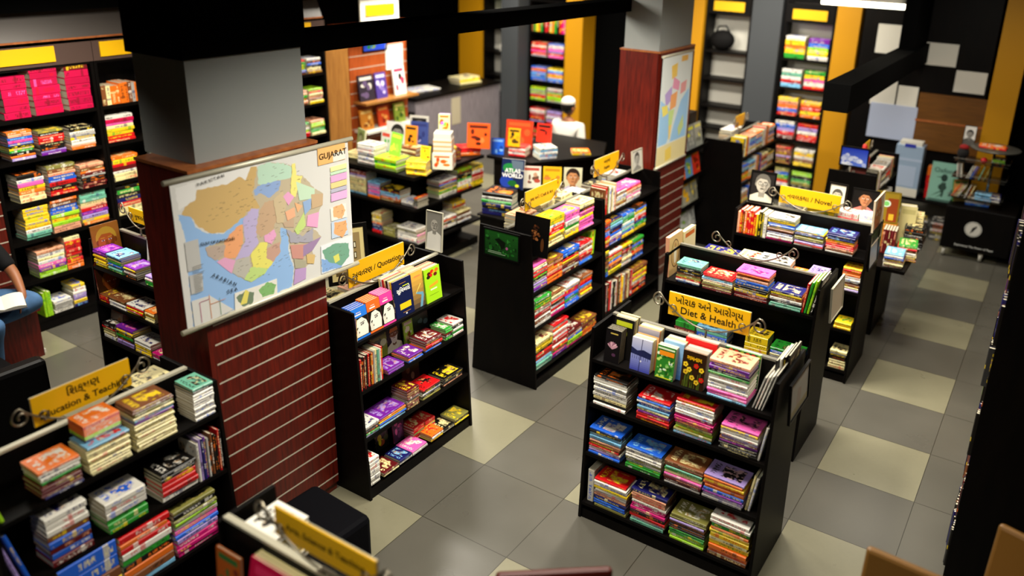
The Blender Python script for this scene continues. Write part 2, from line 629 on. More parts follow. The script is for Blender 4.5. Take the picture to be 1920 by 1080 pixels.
# local orientations inside a stand whose front faces -Y
UPRIGHT = Matrix(((0, 0, -1, 0), (0, 1, 0, 0), (1, 0, 0, 0), (0, 0, 0, 1)))     # spine upright and to the front
FACEOUT = Matrix(((0, 1, 0, 0), (0, 0, -1, 0), (-1, 0, 0, 0), (0, 0, 0, 1)))     # cover to the front


def lying(UM, u0, u1, y, z, h, cols, w, lab, group, rng, jit=0.004, t_last=None):
    """a stack lying flat, spines to the front; lab(colour, nth) gives the label"""
    n = len(cols)
    wt = [1.0]*n
    for i in range(n):
        wt[i] = rng.uniform(0.75, 1.3)
    if n > 3 and t_last:
        wt[-1] = t_last
    s = sum(wt)
    L = u1-u0
    zz = z
    for i, c in enumerate(cols):
        t = h*wt[i]/s
        l = L*rng.uniform(0.93, 1.0)
        dx = (L-l)*rng.random()
        M = UM @ T(u0+dx, y+rng.uniform(0, jit*2), zz, rng.uniform(-1.2, 1.2))
        add_book(M, l, w*rng.uniform(0.92, 1.0), t-0.0003, c, lab(PAL[c][0], i+1, n), group, bias=1.6 if i == n-1 else 1.0)
        zz += t


def upright(UM, u0, u1, y, z, h, cols, w, lab, group, rng, lean=0.0):
    n = len(cols)
    wt = [rng.uniform(0.7, 1.3) for _ in cols]
    s = sum(wt)
    x = u0
    for i, c in enumerate(cols):
        t = (u1-u0)*wt[i]/s
        hh = h*rng.uniform(0.86, 1.0)
        M = UM @ T(x+t-0.0004, y+rng.uniform(0, 0.008), z) @ UPRIGHT
        add_book(M, hh, w, t-0.0006, c, lab(PAL[c][0], i+1, n), group)
        x += t


def faced(UM, u0, w, h, y, z, cols, t, art, lab, group, lean=6.0, dh=None, rng=None):
    """face-out books one behind another; cols runs front to back"""
    for i, c in enumerate(cols):
        hh = h if dh is None else h+dh*i
        M = UM @ T(u0, y+i*(t+0.0008), z, 0, -lean) @ T(0, 0, hh) @ FACEOUT
        # spine sits at u0, the cover looks out along -Y
        M = M @ T(0, 0, -t)
        add_book(M, hh, w, t, c, lab(PAL[c][0], i+1, len(cols)), group, art=art if i == 0 else None, force=i < 2, bias=1.3)

# ---------------------------------------------------------------- the room
g = Geo()
g.box(-9.0, -6.0, -0.1, 2.2, 6.2, 0.0)
struct('floor', g, M_FLOOR)
g = Geo()
g.box(-9.0, -6.0, 3.9, 2.2, 6.2, 4.0)
struct('ceiling', g, M_BLACKWALL)
g = Geo()
g.box(-9.0, 5.86, 0, 2.2, 5.95, 3.9)
struct('wall_back', g, M_BLACKWALL)
g = Geo()
g.box(-6.28, -6.0, 0, -6.18, 2.96, 3.9)
struct('wall_left', g, M_BLACKWALL)
g = Geo()
g.box(-8.2, 3.0, 0, -8.1, 5.86, 3.9)
g.box(-8.1, 2.91, 0, -6.18, 2.96, 3.9)
struct('wall_left_recess', g, M_BLACKWALL)
g = Geo()
g.box(1.45, -6.0, 0, 1.55, 5.86, 3.9)
struct('wall_right', g, M_BLACKWALL)
g = Geo()
g.box(-9.0, -6.0, 0, 2.2, -5.9, 3.9)
struct('wall_front', g, M_BLACKWALL)


def slat_face(g, x, y0, y1, z0, z1, step, th=0.018, mi_w=0, mi_m=1, off=0.0):
    """horizontal grooved boards on a face that looks along +X"""
    z = z0+off
    prev = z0
    while z < z1-0.02:
        if z-0.0045 > prev:
            g.box(x, y0, prev, x+th, y1, z-0.0045, mi_w)
        g.box(x, y0, z-0.0045, x+th+0.001, y1, z+0.0045, mi_m)
        prev = z+0.0045
        z += step
    g.box(x, y0, prev, x+th, y1, z1, mi_w)


# pillar with the state map
g = Geo()
g.box(-2.78, -2.65, 0, -2.40, -1.895, 2.165, 0)
slat_face(g, -2.40, -2.615, -1.895, 0.06, 1.44, 0.107, off=0.05)
g.box(-2.40, -2.615, 1.44, -2.382, -1.895, 2.165, 0)
g.box(-2.785, -2.655, 2.165, -2.378, -1.89, 2.18, 2)
g.box(-2.402, -2.65, 0, -2.38, -2.615, 2.165, 0)
struct('pillar_near', g, [M_RED, M_METAL, M_REDTOP])
g = Geo()
g.box(-2.84, -2.56, 2.18, -2.45, -1.90, 2.66, 0)
struct('pillar_near_column', g, M_GREY)
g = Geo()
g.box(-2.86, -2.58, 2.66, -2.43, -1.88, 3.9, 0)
struct('pillar_near_shaded_top', g, M_BLACKWALL)  # upper column in black: its fade into shade is put into the colour
# far pillar with the country map
g = Geo()
g.box(-2.62, 1.93, 0, -2.24, 2.70, 2.26, 0)
slat_face(g, -2.24, 1.95, 2.70, 0.06, 1.16, 0.107, off=0.05)
g.box(-2.24, 1.95, 1.16, -2.222, 2.70, 2.26, 0)
g.box(-2.625, 1.925, 2.26, -2.22, 2.705, 2.275, 2)
struct('pillar_far', g, [M_RED, M_METAL, M_REDTOP])
g = Geo()
g.box(-2.60, 1.96, 2.275, -2.25, 2.66, 3.0, 0)
struct('pillar_far_column', g, M_GREY)
# ceiling beams
g = Geo()
g.box(-2.72, -1.88, 2.60, -2.55, 2.4, 2.71)
struct('ceiling_beam', g, M_BLACKWALL)
g = Geo()
g.box(-0.75, 1.86, 1.97, -0.545, 5.86, 2.19)
g.box(-0.72, 4.6, 2.19, -0.58, 5.86, 3.9)
struct('ceiling_beam', g, M_BLACKWALL)
g = Geo()
g.box(-6.18, -5.9, 2.56, -5.75, 3.0, 3.9)
struct('ceiling_beam', g, M_BLACKWALL)
# grooved wall panel behind the reader
g = Geo()
g.box(-6.18, -4.2, 0, -5.83, -1.97, 2.1, 0)
slat_face(g, -5.83, -4.2, -1.97, 0.5, 2.1, 0.107, off=0.03)
g.box(-5.83, -4.2, 0, -5.46, -2.02, 0.44, 0)
g.box(-5.46, -4.2, 0.40, -5.40, -2.02, 0.44, 0)
struct('wall_left_panel', g, [M_RED, M_METAL])
g = Geo()
g.box(-5.62, -2.25, 0, -5.5, -1.99, 0.03)
struct('baseboard_left', g, M_WHITE)
# far left: tan pillar and grooved panel
g = Geo()
g.box(-6.18, 1.42, 0, -5.88, 1.74, 2.12)
struct('trim_1', g, M_TAN)
g = Geo()
g.box(-6.18, 1.74, 0, -6.1, 2.9, 2.2, 0)
slat_face(g, -6.1, 1.95, 2.9, 0.1, 2.2, 0.14, off=0.05)
struct('trim_2', g, [wood_material('orange_wood', '#8a3c14', '#a94f20', 0.4, (6, 6, 0.6)), M_METAL])
# back wall posts
for i, (x0, x1, y0, mt) in enumerate(((-7.33, -6.92, 5.5, M_YCOL), (-6.38, -6.08, 5.3, M_DGREY), (-5.39, -5.11, 5.5, M_YCOL), (-3.60, -3.30, 5.5, M_YCOL),
                                      (-2.66, -2.28, 5.5, M_DGREY), (-1.62, -1.34, 5.5, M_YCOL), (0.16, 0.44, 5.4, M_YCOL))):
    g = Geo()
    g.box(x0, y0, 0, x1, 5.86, 3.2)
    struct('trim_%d' % (i+3), g, mt)
g = Geo()
g.box(-1.3, 5.7, 0.0, 0.16, 5.86, 0.5)
struct('wall_back_low', g, MAT('pale_wall', '#8d8b82', 0.7, 0.3))
g = Geo()
g.tube([(-1.62, 4.75, 2.615), (-0.68, 4.75, 2.615)], 0.03, 10)
o = tag(g.build('tube_light', MAT('lit_tube', '#fff4d8', 0.5, emit=9.0)), 'lit white fluorescent tube under the black ceiling at the back', 'tube light')
g = Geo()
g.box(-1.66, 4.70, 2.645, -0.64, 4.80, 2.69)
g.box(-1.2, 4.73, 2.69, -1.1, 4.77, 3.9)
g.build('batten', M_WHITE, o)

# stacks: stand, shelf height, from, to along the shelf, stack height, colours from the bottom, lying or upright, set back
STACKS=[
('diet',1.03,0.684,0.899,0.216,'aiiwwwwwgkppe','H',0.0),
('diet',0.745,0.033,0.244,0.188,'wkcwwwwwwwk','H',0.0),
('diet',0.745,0.305,0.503,0.15,'rrrpcabwbr','H',0.0),
('diet',0.745,0.528,0.747,0.207,'aflfmmmmwwwwwr','H',0.0),
('diet',0.745,0.783,0.986,0.153,'kkkpuvwwyi','H',0.0),
('diet',0.43,0.031,0.235,0.168,'bvwrueaaakb','H',0.0),
('diet',0.43,0.265,0.485,0.14,'gggsfwwwwb','H',0.0),
('diet',0.43,0.502,0.722,0.141,'sddicgtuu','H',0.0),
('diet',0.43,0.726,0.952,0.15,'svpbooyov','H',0.0),
('diet',0.1,0.088,0.303,0.187,'fbbneswywwr','H',0.0),
('diet',0.1,0.324,0.542,0.223,'twrkmmmweeen','H',0.0),
('diet',0.1,0.564,0.775,0.163,'llggkkuvff','H',0.0),
('diet',0.1,0.795,1.016,0.252,'uooycyyogww','H',0.0),
('u2',1.03,0.09,0.268,0.137,'nwrffukkktt','H',0.0),
('u2',1.03,0.276,0.49,0.112,'dcufcwasrr','H',0.0),
('u2',1.03,0.504,0.727,0.186,'ddykkbbeuoi','H',0.0),
('u2',1.03,0.742,0.949,0.118,'ttkwuyn','H',0.0),
('u2',0.745,0.621,0.774,0.168,'yyyy','H',0.0),
('u2',0.745,0.788,1.005,0.127,'kkkcbg','H',0.0),
('u2',0.745,0.118,0.27,0.124,'kdg','H',0.0),
('u2',0.745,0.276,0.5,0.134,'kabta','H',0.0),
('u3',1.03,0.027,0.196,0.199,'erdorrrry','V',0.0),
('u3',1.03,0.2,0.266,0.21,'kfw','V',0.0),
('u3',1.03,0.274,0.487,0.189,'mwwwnuucbbyfw','H',0.0),
('u3',1.03,0.496,0.716,0.127,'wrvvfffnnya','H',0.0),
('u3',1.03,0.731,0.944,0.157,'suerroynnnn','H',0.0),
('u3',0.745,0.893,1.045,0.187,'vcuukwwoory','H',0.0),
('u3',0.43,0.89,1.018,0.055,'yyy','H',0.0),
('u3',0.1,0.898,1.024,0.151,'ccckkc','H',0.0),
('quot',1.03,-0.048,0.036,0.159,'wvuc','V',0.0),
('quot',0.745,-0.028,0.206,0.228,'rkdkrdosctwr','V',0.0),
('quot',0.745,0.244,0.386,0.031,'pp','H',0.0),
('quot',0.745,0.425,0.555,0.04,'bop','H',0.0),
('quot',0.745,0.583,0.742,0.077,'bordd','H',0.0),
('quot',0.745,0.782,0.848,0.079,'gkrgg','H',0.0),
('quot',0.745,0.853,0.963,0.089,'wgwkw','H',0.0),
('quot',0.43,-0.014,0.134,0.077,'agkww','H',0.0),
('quot',0.43,0.138,0.368,0.069,'awbyop','H',0.0),
('quot',0.43,0.382,0.496,0.133,'udusduud','H',0.0),
('quot',0.43,0.526,0.701,0.073,'fkwkr','H',0.0),
('quot',0.43,0.727,0.928,0.056,'ekkk','H',0.0),
('quot',0.1,-0.013,0.105,0.183,'wwwwwwww','H',0.0),
('quot',0.1,0.136,0.267,0.03,'cd','H',0.0),
('quot',0.1,0.278,0.417,0.037,'wn','H',0.0),
('quot',0.1,0.393,0.541,0.031,'si','H',0.0),
('quot',0.1,0.578,0.696,0.046,'ywo','H',0.0),
('quot',0.1,0.707,0.818,0.029,'wk','H',0.0),
('quot',0.1,0.819,0.972,0.041,'ykf','H',0.0),
('quot',0.1,0.521,0.623,0.094,'rrfrr','H',0.1),
('quot',0.1,0.637,0.734,0.085,'rryrr','H',0.1),
('edu',1.03,0.193,0.357,0.132,'nddddgwwo','H',0.0),
('edu',1.03,0.385,0.571,0.134,'ccccccccca','H',0.0),
('edu',1.03,0.595,0.785,0.205,'cccccccccpacfuu','H',0.0),
('edu',1.03,0.878,1.006,0.17,'wwwwwwwwwwkt','H',0.0),
('edu',0.745,0.664,0.844,0.144,'wrrrkk','H',0.0),
('edu',0.745,0.408,0.591,0.156,'gggwww','H',0.0),
('edu',0.745,0.852,1.004,0.227,'wvnpskukkrk','V',0.0),
('edu',0.745,0.175,0.344,0.232,'dbdbuwww','H',0.0),
('edu',0.43,0.433,0.67,0.28,'auokgwror','H',0.0),
('edu',0.43,0.682,0.913,0.251,'mmmvbislfkf','H',0.0),
('edu',0.43,0.176,0.422,0.298,'kyubb','H',0.0),
('mid',1.03,0.176,0.46,0.221,'ccyyrrwyy','H',0.0),
('mid',1.03,0.472,0.683,0.201,'yycgwwiii','H',0.0),
('mid',1.03,0.679,0.904,0.218,'iiiiyiikcc','H',0.0),
('mid',0.745,-0.021,0.205,0.204,'vpwvskgrwrwci','H',0.0),
('mid',0.745,0.204,0.424,0.182,'ooreoreu','H',0.0),
('mid',0.745,0.423,0.672,0.185,'dsduyrkbb','H',0.0),
('mid',0.745,0.671,0.873,0.171,'bbrrwdsr','H',0.0),
('mid',0.43,-0.009,0.247,0.219,'suwdrwuggg','H',0.0),
('mid',0.43,0.247,0.448,0.183,'mwrwkrwcu','H',0.0),
('mid',0.43,0.447,0.657,0.176,'bbgbmrww','H',0.0),
('mid',0.43,0.674,0.861,0.179,'wyocbrou','H',0.0),
('mid',0.1,0.004,0.249,0.227,'ttarrkyyc','H',0.0),
('mid',0.1,0.256,0.485,0.283,'pmgrwrrwrwrwr','H',0.0),
('mid',0.1,0.476,0.696,0.142,'mllbsdd','H',0.0),
('mid',0.1,0.701,0.929,0.129,'ooouduu','H',0.0),
('mid2',1.03,-0.071,0.215,0.243,'urugwucwe','V',0.0),
('mid2',1.03,0.221,0.401,0.164,'wucwwuwi','H',0.0),
('mid2',1.03,0.404,0.678,0.148,'wwiweri','H',0.0),
('mid2',0.745,-0.077,0.108,0.238,'royrbbonro','H',0.0),
('mid2',0.745,0.107,0.319,0.217,'bpwbknatn','H',0.0),
('mid2',0.745,0.329,0.555,0.209,'ybtwawgtb','H',0.0),
('mid2',0.745,0.56,0.786,0.214,'ygnrwybk','H',0.0),
('mid2',0.43,-0.088,0.086,0.236,'bnguukkfy','H',0.0),
('mid2',0.43,0.083,0.313,0.203,'yyrdobyyrw','H',0.0),
('mid2',0.43,0.322,0.506,0.192,'wwcwdrky','H',0.0),
('mid2',0.43,0.512,0.73,0.185,'bnorgbkg','H',0.0),
('mid2',0.1,-0.094,0.507,0.273,'dkrwkkwukoysducdr','V',0.0),
('mid2',0.1,0.514,0.786,0.239,'rkrwyryru','H',0.0),
('leftd',1.03,-0.009,0.17,0.118,'yyyyyppp','H',0.0),
('leftd',1.03,0.184,0.341,0.12,'gtbbgfba','H',0.0),
('leftd',1.03,0.366,0.499,0.08,'kkskyp','H',0.0),
('leftd',1.03,0.594,0.681,0.068,'ggwv','H',0.0),
('leftd',0.77,-0.052,0.134,0.055,'rrru','H',0.0),
('leftd',0.77,0.147,0.337,0.065,'wwwuu','H',0.0),
('leftd',0.77,0.343,0.529,0.067,'yryrw','H',0.0),
('leftd',0.77,0.546,0.652,0.072,'ccyco','H',0.0),
('leftd',0.5,-0.03,0.165,0.115,'wcfrk','H',0.0),
('leftd',0.5,0.183,0.377,0.133,'vvkgkyp','H',0.0),
('leftd',0.5,0.395,0.576,0.093,'yyyww','H',0.0),
('leftd',0.5,0.585,0.712,0.052,'wmm','H',0.0),
('lwall',1.7,0.148,0.339,0.325,'mmmmmm','H',0.0),
('lwall',1.7,0.37,0.587,0.379,'mmmmmmm','H',0.0),
('lwall',1.7,0.629,0.828,0.37,'mmmmmmd','H',0.0),
('lwall',1.7,0.9,1.234,0.173,'ucoooouso','V',0.0),
('lwall',1.4,0.135,0.318,0.229,'vokgykbibeo','H',0.0),
('lwall',1.4,0.356,0.558,0.199,'pvkkkrrrkf','H',0.0),
('lwall',1.4,0.6,0.804,0.186,'oewwyswkk','H',0.0),
('lwall',1.4,0.886,1.148,0.227,'rryycimw','H',0.0),
('lwall',1.09,0.143,0.346,0.221,'ccoyiwk','H',0.0),
('lwall',1.09,0.378,0.599,0.246,'rrkrbbeuf','H',0.0),
('lwall',1.09,0.632,0.841,0.2,'ddkksdoue','H',0.0),
('lwall',1.09,0.908,1.141,0.215,'ccwdryo','H',0.0),
('lwall',0.78,0.143,0.337,0.26,'ttwyyyyyy','H',0.0),
('lwall',0.78,0.35,0.573,0.281,'eelylbbuo','H',0.0),
('lwall',0.78,0.592,0.818,0.28,'oyvprecttt','H',0.0),
('lwall',0.78,0.907,1.137,0.257,'ccrnkgk','H',0.0),
('lwall',0.44,0.186,0.406,0.225,'llpiwcwe','H',0.0),
('lwall',0.44,0.411,0.545,0.281,'oordrrrrc','H',0.0),
('lwall',0.1,0.171,0.236,0.23,'lll','V',0.0),
('lwall',0.1,0.248,0.399,0.112,'wssw','H',0.0),
('lwall',0.1,0.412,0.522,0.192,'nyvvwwy','H',0.0),
('tabY',0.67,-0.013,0.257,0.248,'acccccccwvdd','H',0.0),
('tabY',0.67,0.277,0.447,0.163,'oviviva','H',0.0),
('tabY',0.67,0.445,0.708,0.138,'uoaadk','H',0.0),
('tabY',0.67,0.722,0.874,0.055,'sww','H',0.0),
('tabY',0.67,0.885,1.03,0.104,'skkkkr','H',0.0),
('tabX',0.67,0.396,0.674,0.183,'wwlgykfbrw','H',0.0),
('tabX',0.67,0.687,0.925,0.234,'rywwgkkkl','H',0.0),
('tabX',0.67,0.934,1.13,0.225,'yyerwyf','H',0.0),
('tabY',0.23,0.319,0.449,0.209,'rnnocyc','H',0.0),
('tabY',0.23,0.463,0.622,0.084,'fff','H',0.0),
('tabY',0.23,0.657,0.903,0.14,'wwwwwfw','H',0.0),
('tabY',0.23,0.918,1.081,0.093,'wiwewi','H',0.0),
('tabX',0.23,0.402,0.661,0.119,'wwkwrw','H',0.0),
('tabX',0.23,0.679,0.914,0.122,'wuwuc','H',0.0),
('tabX',0.23,0.751,0.97,0.175,'wwwwry','H',0.12)]

# ---------------------------------------------------------------- book stands
SH = 1.215          # height of a stand


class Stand:
    def __init__(s, key, kind, b, o, L, hb, ht, rows, label, name, back_rows=(1.03, 0.62, 0.1), slim=False):
        s.key, s.L, s.hb, s.ht, s.rows, s.name = key, L, hb, ht, rows, name
        s.UM = T(o, b, 0) if kind == 'y' else T(b, o, 0, 90)
        root = thing('book_stand', s.UM, label, 'bookcase', 'black double-sided book stands on the shop floor')
        s.root = root
        e = 0.018
        hf = s.hd
        poly = [(-0.03 if slim else -hb, 0), (hb, 0), (ht, SH), (-0.03 if slim else -ht, SH)]
        for x0 in (0.0, L-e):
            g = Geo()
            g.xprism(poly, x0, x0+e)
            g.build('end_panel', M_BLACK, root, bevel=0.002)
        g = Geo()
        g.box(e, -0.012, 0.06, L-e, 0.012, SH)
        g.build('back_board', M_BLACK, root)
        g = Geo()
        g.box(e, -0.013, SH, L-e, 0.013, SH+0.012)
        g.build('top_edge', M_EDGE if key in ('edu', 'quot', 'front') else M_TOPEDGE, root)
        g = Geo()
        z0 = 0.06
        g.xprism([(-0.02 if slim else -hf(0)+0.01, 0), (hf(0)-0.01, 0), (hf(z0)-0.01, z0), (-0.02 if slim else -hf(z0)+0.01, z0)], e, L-e)
        g.build('plinth', M_BLACK, root)
        for side, rr in ((-1, rows), (1, back_rows)):
            for z in rr:
                if z <= 0.081:
                    continue
                h = 0.13 if slim and side < 0 else hf(z-0.01)-0.002
                g = Geo()
                if side < 0:
                    g.box(e, -h, z-0.02, L-e, -0.012, z)
                else:
                    g.box(e, 0.012, z-0.02, L-e, h, z)
                g.build('shelf', M_BLACK, root)

    def hd(s, z):
        return s.hb+(s.ht-s.hb)*z/SH


STANDS = {}
for a in (
    ('diet', 'y', -1.01, -1.05, 1.05, 0.275, 0.22, (1.03, 0.755, 0.44, 0.11), 'black book stand with the two-line Diet and Health sign', 'Diet & Health stand'),
    ('u2', 'y', 0.25, -1.20, 1.05, 0.275, 0.22, (1.03, 0.63, 0.35, 0.1), 'black book stand with an empty scroll bracket, behind the Diet and Health stand', 'stand behind Diet & Health'),
    ('u3', 'y', 1.50, -1.17, 1.05, 0.29, 0.22, (1.015, 0.745, 0.43, 0.1), 'black book stand with the yellow Novel sign on top', 'Novel stand'),
    ('quot', 'x', -2.42, -1.875, 0.99, 0.28, 0.21, (1.03, 0.72, 0.41, 0.08), 'black book stand with the yellow Quotation sign, beside the map pillar', 'Quotation stand'),
    ('edu', 'x', -2.42, -3.75, 1.01, 0.28, 0.21, (1.05, 0.745, 0.43, 0.1), 'black book stand with the Education and Teaching sign', 'Education stand'),
    ('mid', 'x', -2.335, -0.25, 1.05, 0.30, 0.225, (1.05, 0.77, 0.49, 0.14), 'black middle aisle book stand with a green picture on its end panel', 'middle aisle stand'),
    ('mid2', 'x', -2.335, 0.815, 1.06, 0.30, 0.225, (1.07, 0.78, 0.52, 0.2), 'black book stand between the middle aisle stand and the far pillar', 'stand before far pillar'),
    ('leftd', 'y', -1.85, -4.45, 1.20, 0.26, 0.22, (1.03, 0.77, 0.50, 0.2), 'black book stand with golden portrait covers, left of the map pillar', 'stand left of map pillar'),
):
    STANDS[a[0]] = Stand(a[0], *a[1:])
STANDS['front'] = Stand('front', 'y', -3.33, -1.385, 0.88, 0.275, 0.22, (0.93, 0.6), 'black book stand at the bottom of the picture, its sign seen from above', 'nearest stand', slim=True)
STANDS['history'] = Stand('history', 'x', -2.10, 3.40, 1.15, 0.30, 0.21, (1.05, 0.77, 0.49, 0.2), 'black book stand with a bare tall end panel behind the Novel stand', 'stand with bare end panel')
STANDS['cloud'] = Stand('cloud', 'x', -0.66, 2.98, 1.05, 0.28, 0.22, (1.03, 0.72, 0.4, 0.1), 'black book stand with a blue cloud picture on its end panel', 'stand with cloud picture')


class Flat:
    """a wall bookcase or table side: books stand behind the plane y = 0 of its own frame"""
    def __init__(s, UM, name, rows, L):
        s.UM, s.name, s.rows, s.L = UM, name, rows, L

    def hd(s, z):
        return 0.0


STANDS['lwall'] = Flat(T(-5.86, -1.95, 0, 90), 'left wall bookcase', (1.76, 1.44, 1.10, 0.79, 0.45, 0.11), 1.25)
STANDS['tabY'] = Flat(T(-5.15, 0.93, 0), 'left side of display table', (0.67, 0.30), 0.95)
STANDS['tabX'] = Flat(T(-4.23, 0.9, 0, 90), 'right side of display table', (0.67, 0.33), 1.2)

# shelf heights the table data refer to -> heights of the shelves built
ROWMAP = {'lwall': {1.70: 1.76, 1.40: 1.44, 1.09: 1.10, .78: .79, .44: .45, .10: .11}, 'tabY': {.67: .67, .23: .30}, 'tabX': {.67: .67, .23: .33}}
ROWNAME = ['top shelf', 'second shelf', 'third shelf', 'lowest shelf', 'shelf below that', 'floor-level shelf']
ROWNAME6 = ['top shelf', 'second shelf', 'third shelf', 'fourth shelf', 'fifth shelf', 'lowest shelf']
DEPTH = {'lwall': 0.18, 'tabY': 0.17, 'tabX': 0.17, 'u3': 0.15, 'diet': 0.15}

rows_seen = {}
for (u, z, u0, u1, h, cols, mode, back) in STACKS:
    rows_seen.setdefault((u, z, back), []).append((u0, u1, h, cols, mode))
zs_of = {}
for (u, z, back) in rows_seen:
    zs_of.setdefault(u, set()).add(z)
rng = random.Random(3)
for (u, z, back), items in rows_seen.items():
    st = STANDS[u]
    ri = sorted(zs_of[u], reverse=True).index(z)
    zz = ROWMAP[u][z] if u in ROWMAP else st.rows[ri]
    rn = (ROWNAME6 if u == 'lwall' else ROWNAME)[ri]
    items.sort()
    lim = 0.022
    for k, (u0, u1, h, cols, mode) in enumerate(items):
        u0, u1 = max(u0, lim), min(u1, st.L-0.022)
        if k+1 < len(items):
            u1 = min(u1, max(u0+0.05, items[k+1][0]-0.002))
        lim = u1+0.003
        hd = st.hd(zz)
        y = -(hd-0.008)+back if hd else 0.008+back
        w = DEPTH.get(u, 0.14)
        if hd:
            w = min(w, hd-0.03-back)
        if u == 'lwall':
            cols = [{'m': 'j'}.get(c, c) for c in cols]
        pos = ORD[k+1]
        what = '%s stack' % pos if mode == 'H' else '%s row' % pos
        if back:
            what = 'rear ' + what
        grp = 'books on the ' + st.name

        def lab(c, i, n, what=what, rn=rn, st=st, mode=mode):
            if mode == 'H':
                where = 'topmost' if i == n else ('lowest' if i == 1 else ORD[i]+' from bottom')
                return '%s book %s in %s, %s, %s' % (c, where, what, rn, st.name.replace('stand left of map pillar', 'stand left of pillar'))
            return '%s upright book %s in %s, %s, %s' % (c, ORD[i], what, rn, st.name)
        if mode == 'H':
            lying(st.UM, u0, u1, y, zz+0.001, h, cols, w, lab, grp, rng)
        else:
            upright(st.UM, u0, u1, y, zz+0.001, h, cols, w, lab, grp, rng)

# ---------------------------------------------------------------- printed covers and portraits
def a_lotus(a, w, h):
    a.R(0, 0, w, h, '#0d0a0c')
    for i in range(7):
        an = (i-3)*0.33
        a.E(w*0.5+math.sin(an)*w*0.16, h*0.42+math.cos(an)*h*0.10, w*0.075, h*0.12, ('#b98a98', '#8c5a70', '#d3a6b0')[i % 3], 12, -an)
    a.E(w*0.62, h*0.24, w*0.13, h*0.05, '#4a2a44')
    a.R(w*0.3, h*0.86, w*0.8, h*0.9, '#b8a14a')


def a_lake(a, w, h):
    a.G(0, 0, w, h*0.5, '#3c42a0', '#8a92cc')
    a.G(0, h*0.6, w, h, '#8e97c8', '#c3c3d8')
    a.P([(0, h*0.5), (w, h*0.44), (w, h*0.62), (w*0.6, h*0.68), (w*0.3, h*0.62), (0, h*0.7)], '#1c2148')
    for i in range(8):
        a.R(w*(0.08+i*0.11), h*0.36, w*(0.1+i*0.11), h*(0.5+0.05*(i % 3)), '#232858')
    a.P([(w*0.44, 0), (w*0.47, 0), (w*0.53, h), (w*0.5, h)], '#222250')
    a.E(w*0.52, h*0.32, w*0.04, h*0.03, '#d8d8e8')


def a_garden(a, w, h):
    a.R(0, 0, w, h, '#2c7a24')
    rr = random.Random(2)
    for i in range(46):
        a.E(rr.uniform(0.08, 0.92)*w, rr.uniform(0.06, 0.8)*h, w*rr.uniform(0.03, 0.1), h*rr.uniform(0.02, 0.06), rr.choice(['#8cc26a', '#5aa83e', '#d8ead0', '#1d5a1a', '#b6d86a']), 9)
    a.R(w*0.14, h*0.72, w*0.94, h*0.86, '#e88a18')
    a.R(w*0.05, h*0.9, w*0.95, h*0.95, '#d8e8c0')
    a.R(w*0.06, h*0.03, w*0.9, h*0.06, '#d8d830')


def a_flowers(a, w, h):
    a.R(0, 0, w, h, '#2a1708')
    rr = random.Random(4)
    for i in range(26):
        x, y = rr.uniform(0.1, 0.9)*w, rr.uniform(0.02, 0.5)*h
        a.P([(x, 0), (x+w*0.02, 0), (x+w*0.03, y), (x, y)], rr.choice(['#3a4a12', '#52601c']))
    for (x, y, c) in ((0.16, 0.62, '#f0cc28'), (0.34, 0.5, '#e8c82a'), (0.62, 0.64, '#d01c14'), (0.86, 0.56, '#f0cc28'), (0.2, 0.42, '#d8b428'), (0.7, 0.2, '#e0b828'), (0.9, 0.3, '#d01c14'), (0.5, 0.3, '#e0c028')):
        for k in range(5):
            an = k*1.257
            a.E(w*x+math.cos(an)*w*0.06, h*y+math.sin(an)*h*0.04, w*0.055, h*0.035, c, 9)
        a.E(w*x, h*y, w*0.04, h*0.025, '#8a5a10', 8)


def a_blue(a, w, h):
    a.G(0, 0, w, h, '#3a6aa8', '#8ab4d8')


def a_sunset(a, w, h):
    a.G(0, 0, w, h*0.85, '#c8722a', '#e8b070')
    a.G(0, h*0.85, w, h, '#6a6a80', '#b0a8b0')


def a_redbanner(a, w, h):
    a.R(0, 0, w, h, '#e6e2e0')
    a.R(0, h*0.64, w, h, '#d81c1c')
    a.R(0, h*0.5, w, h*0.6, '#e8e8e4')
    a.R(0, h*0.1, w, h*0.5, '#7cc030')
    a.P([(w*0.1, h*0.88), (w*0.86, h*0.84), (w*0.86, h*0.72), (w*0.1, h*0.76)], '#d81c1c')
    for i in range(7):
        a.R(w*(0.16+i*0.1), h*0.74, w*(0.235+i*0.1), h*0.84, '#f2d23a')


def a_tomato(a, w, h):
    a.R(0, 0, w, h, '#164a1c')
    for i in range(12):
        a.E(w*(0.08+0.08*i), h*(0.9+0.04*(i % 2)), w*0.06, h*0.05, ['#c82a1a', '#e0481a', '#8ab02a'][i % 3], 10)


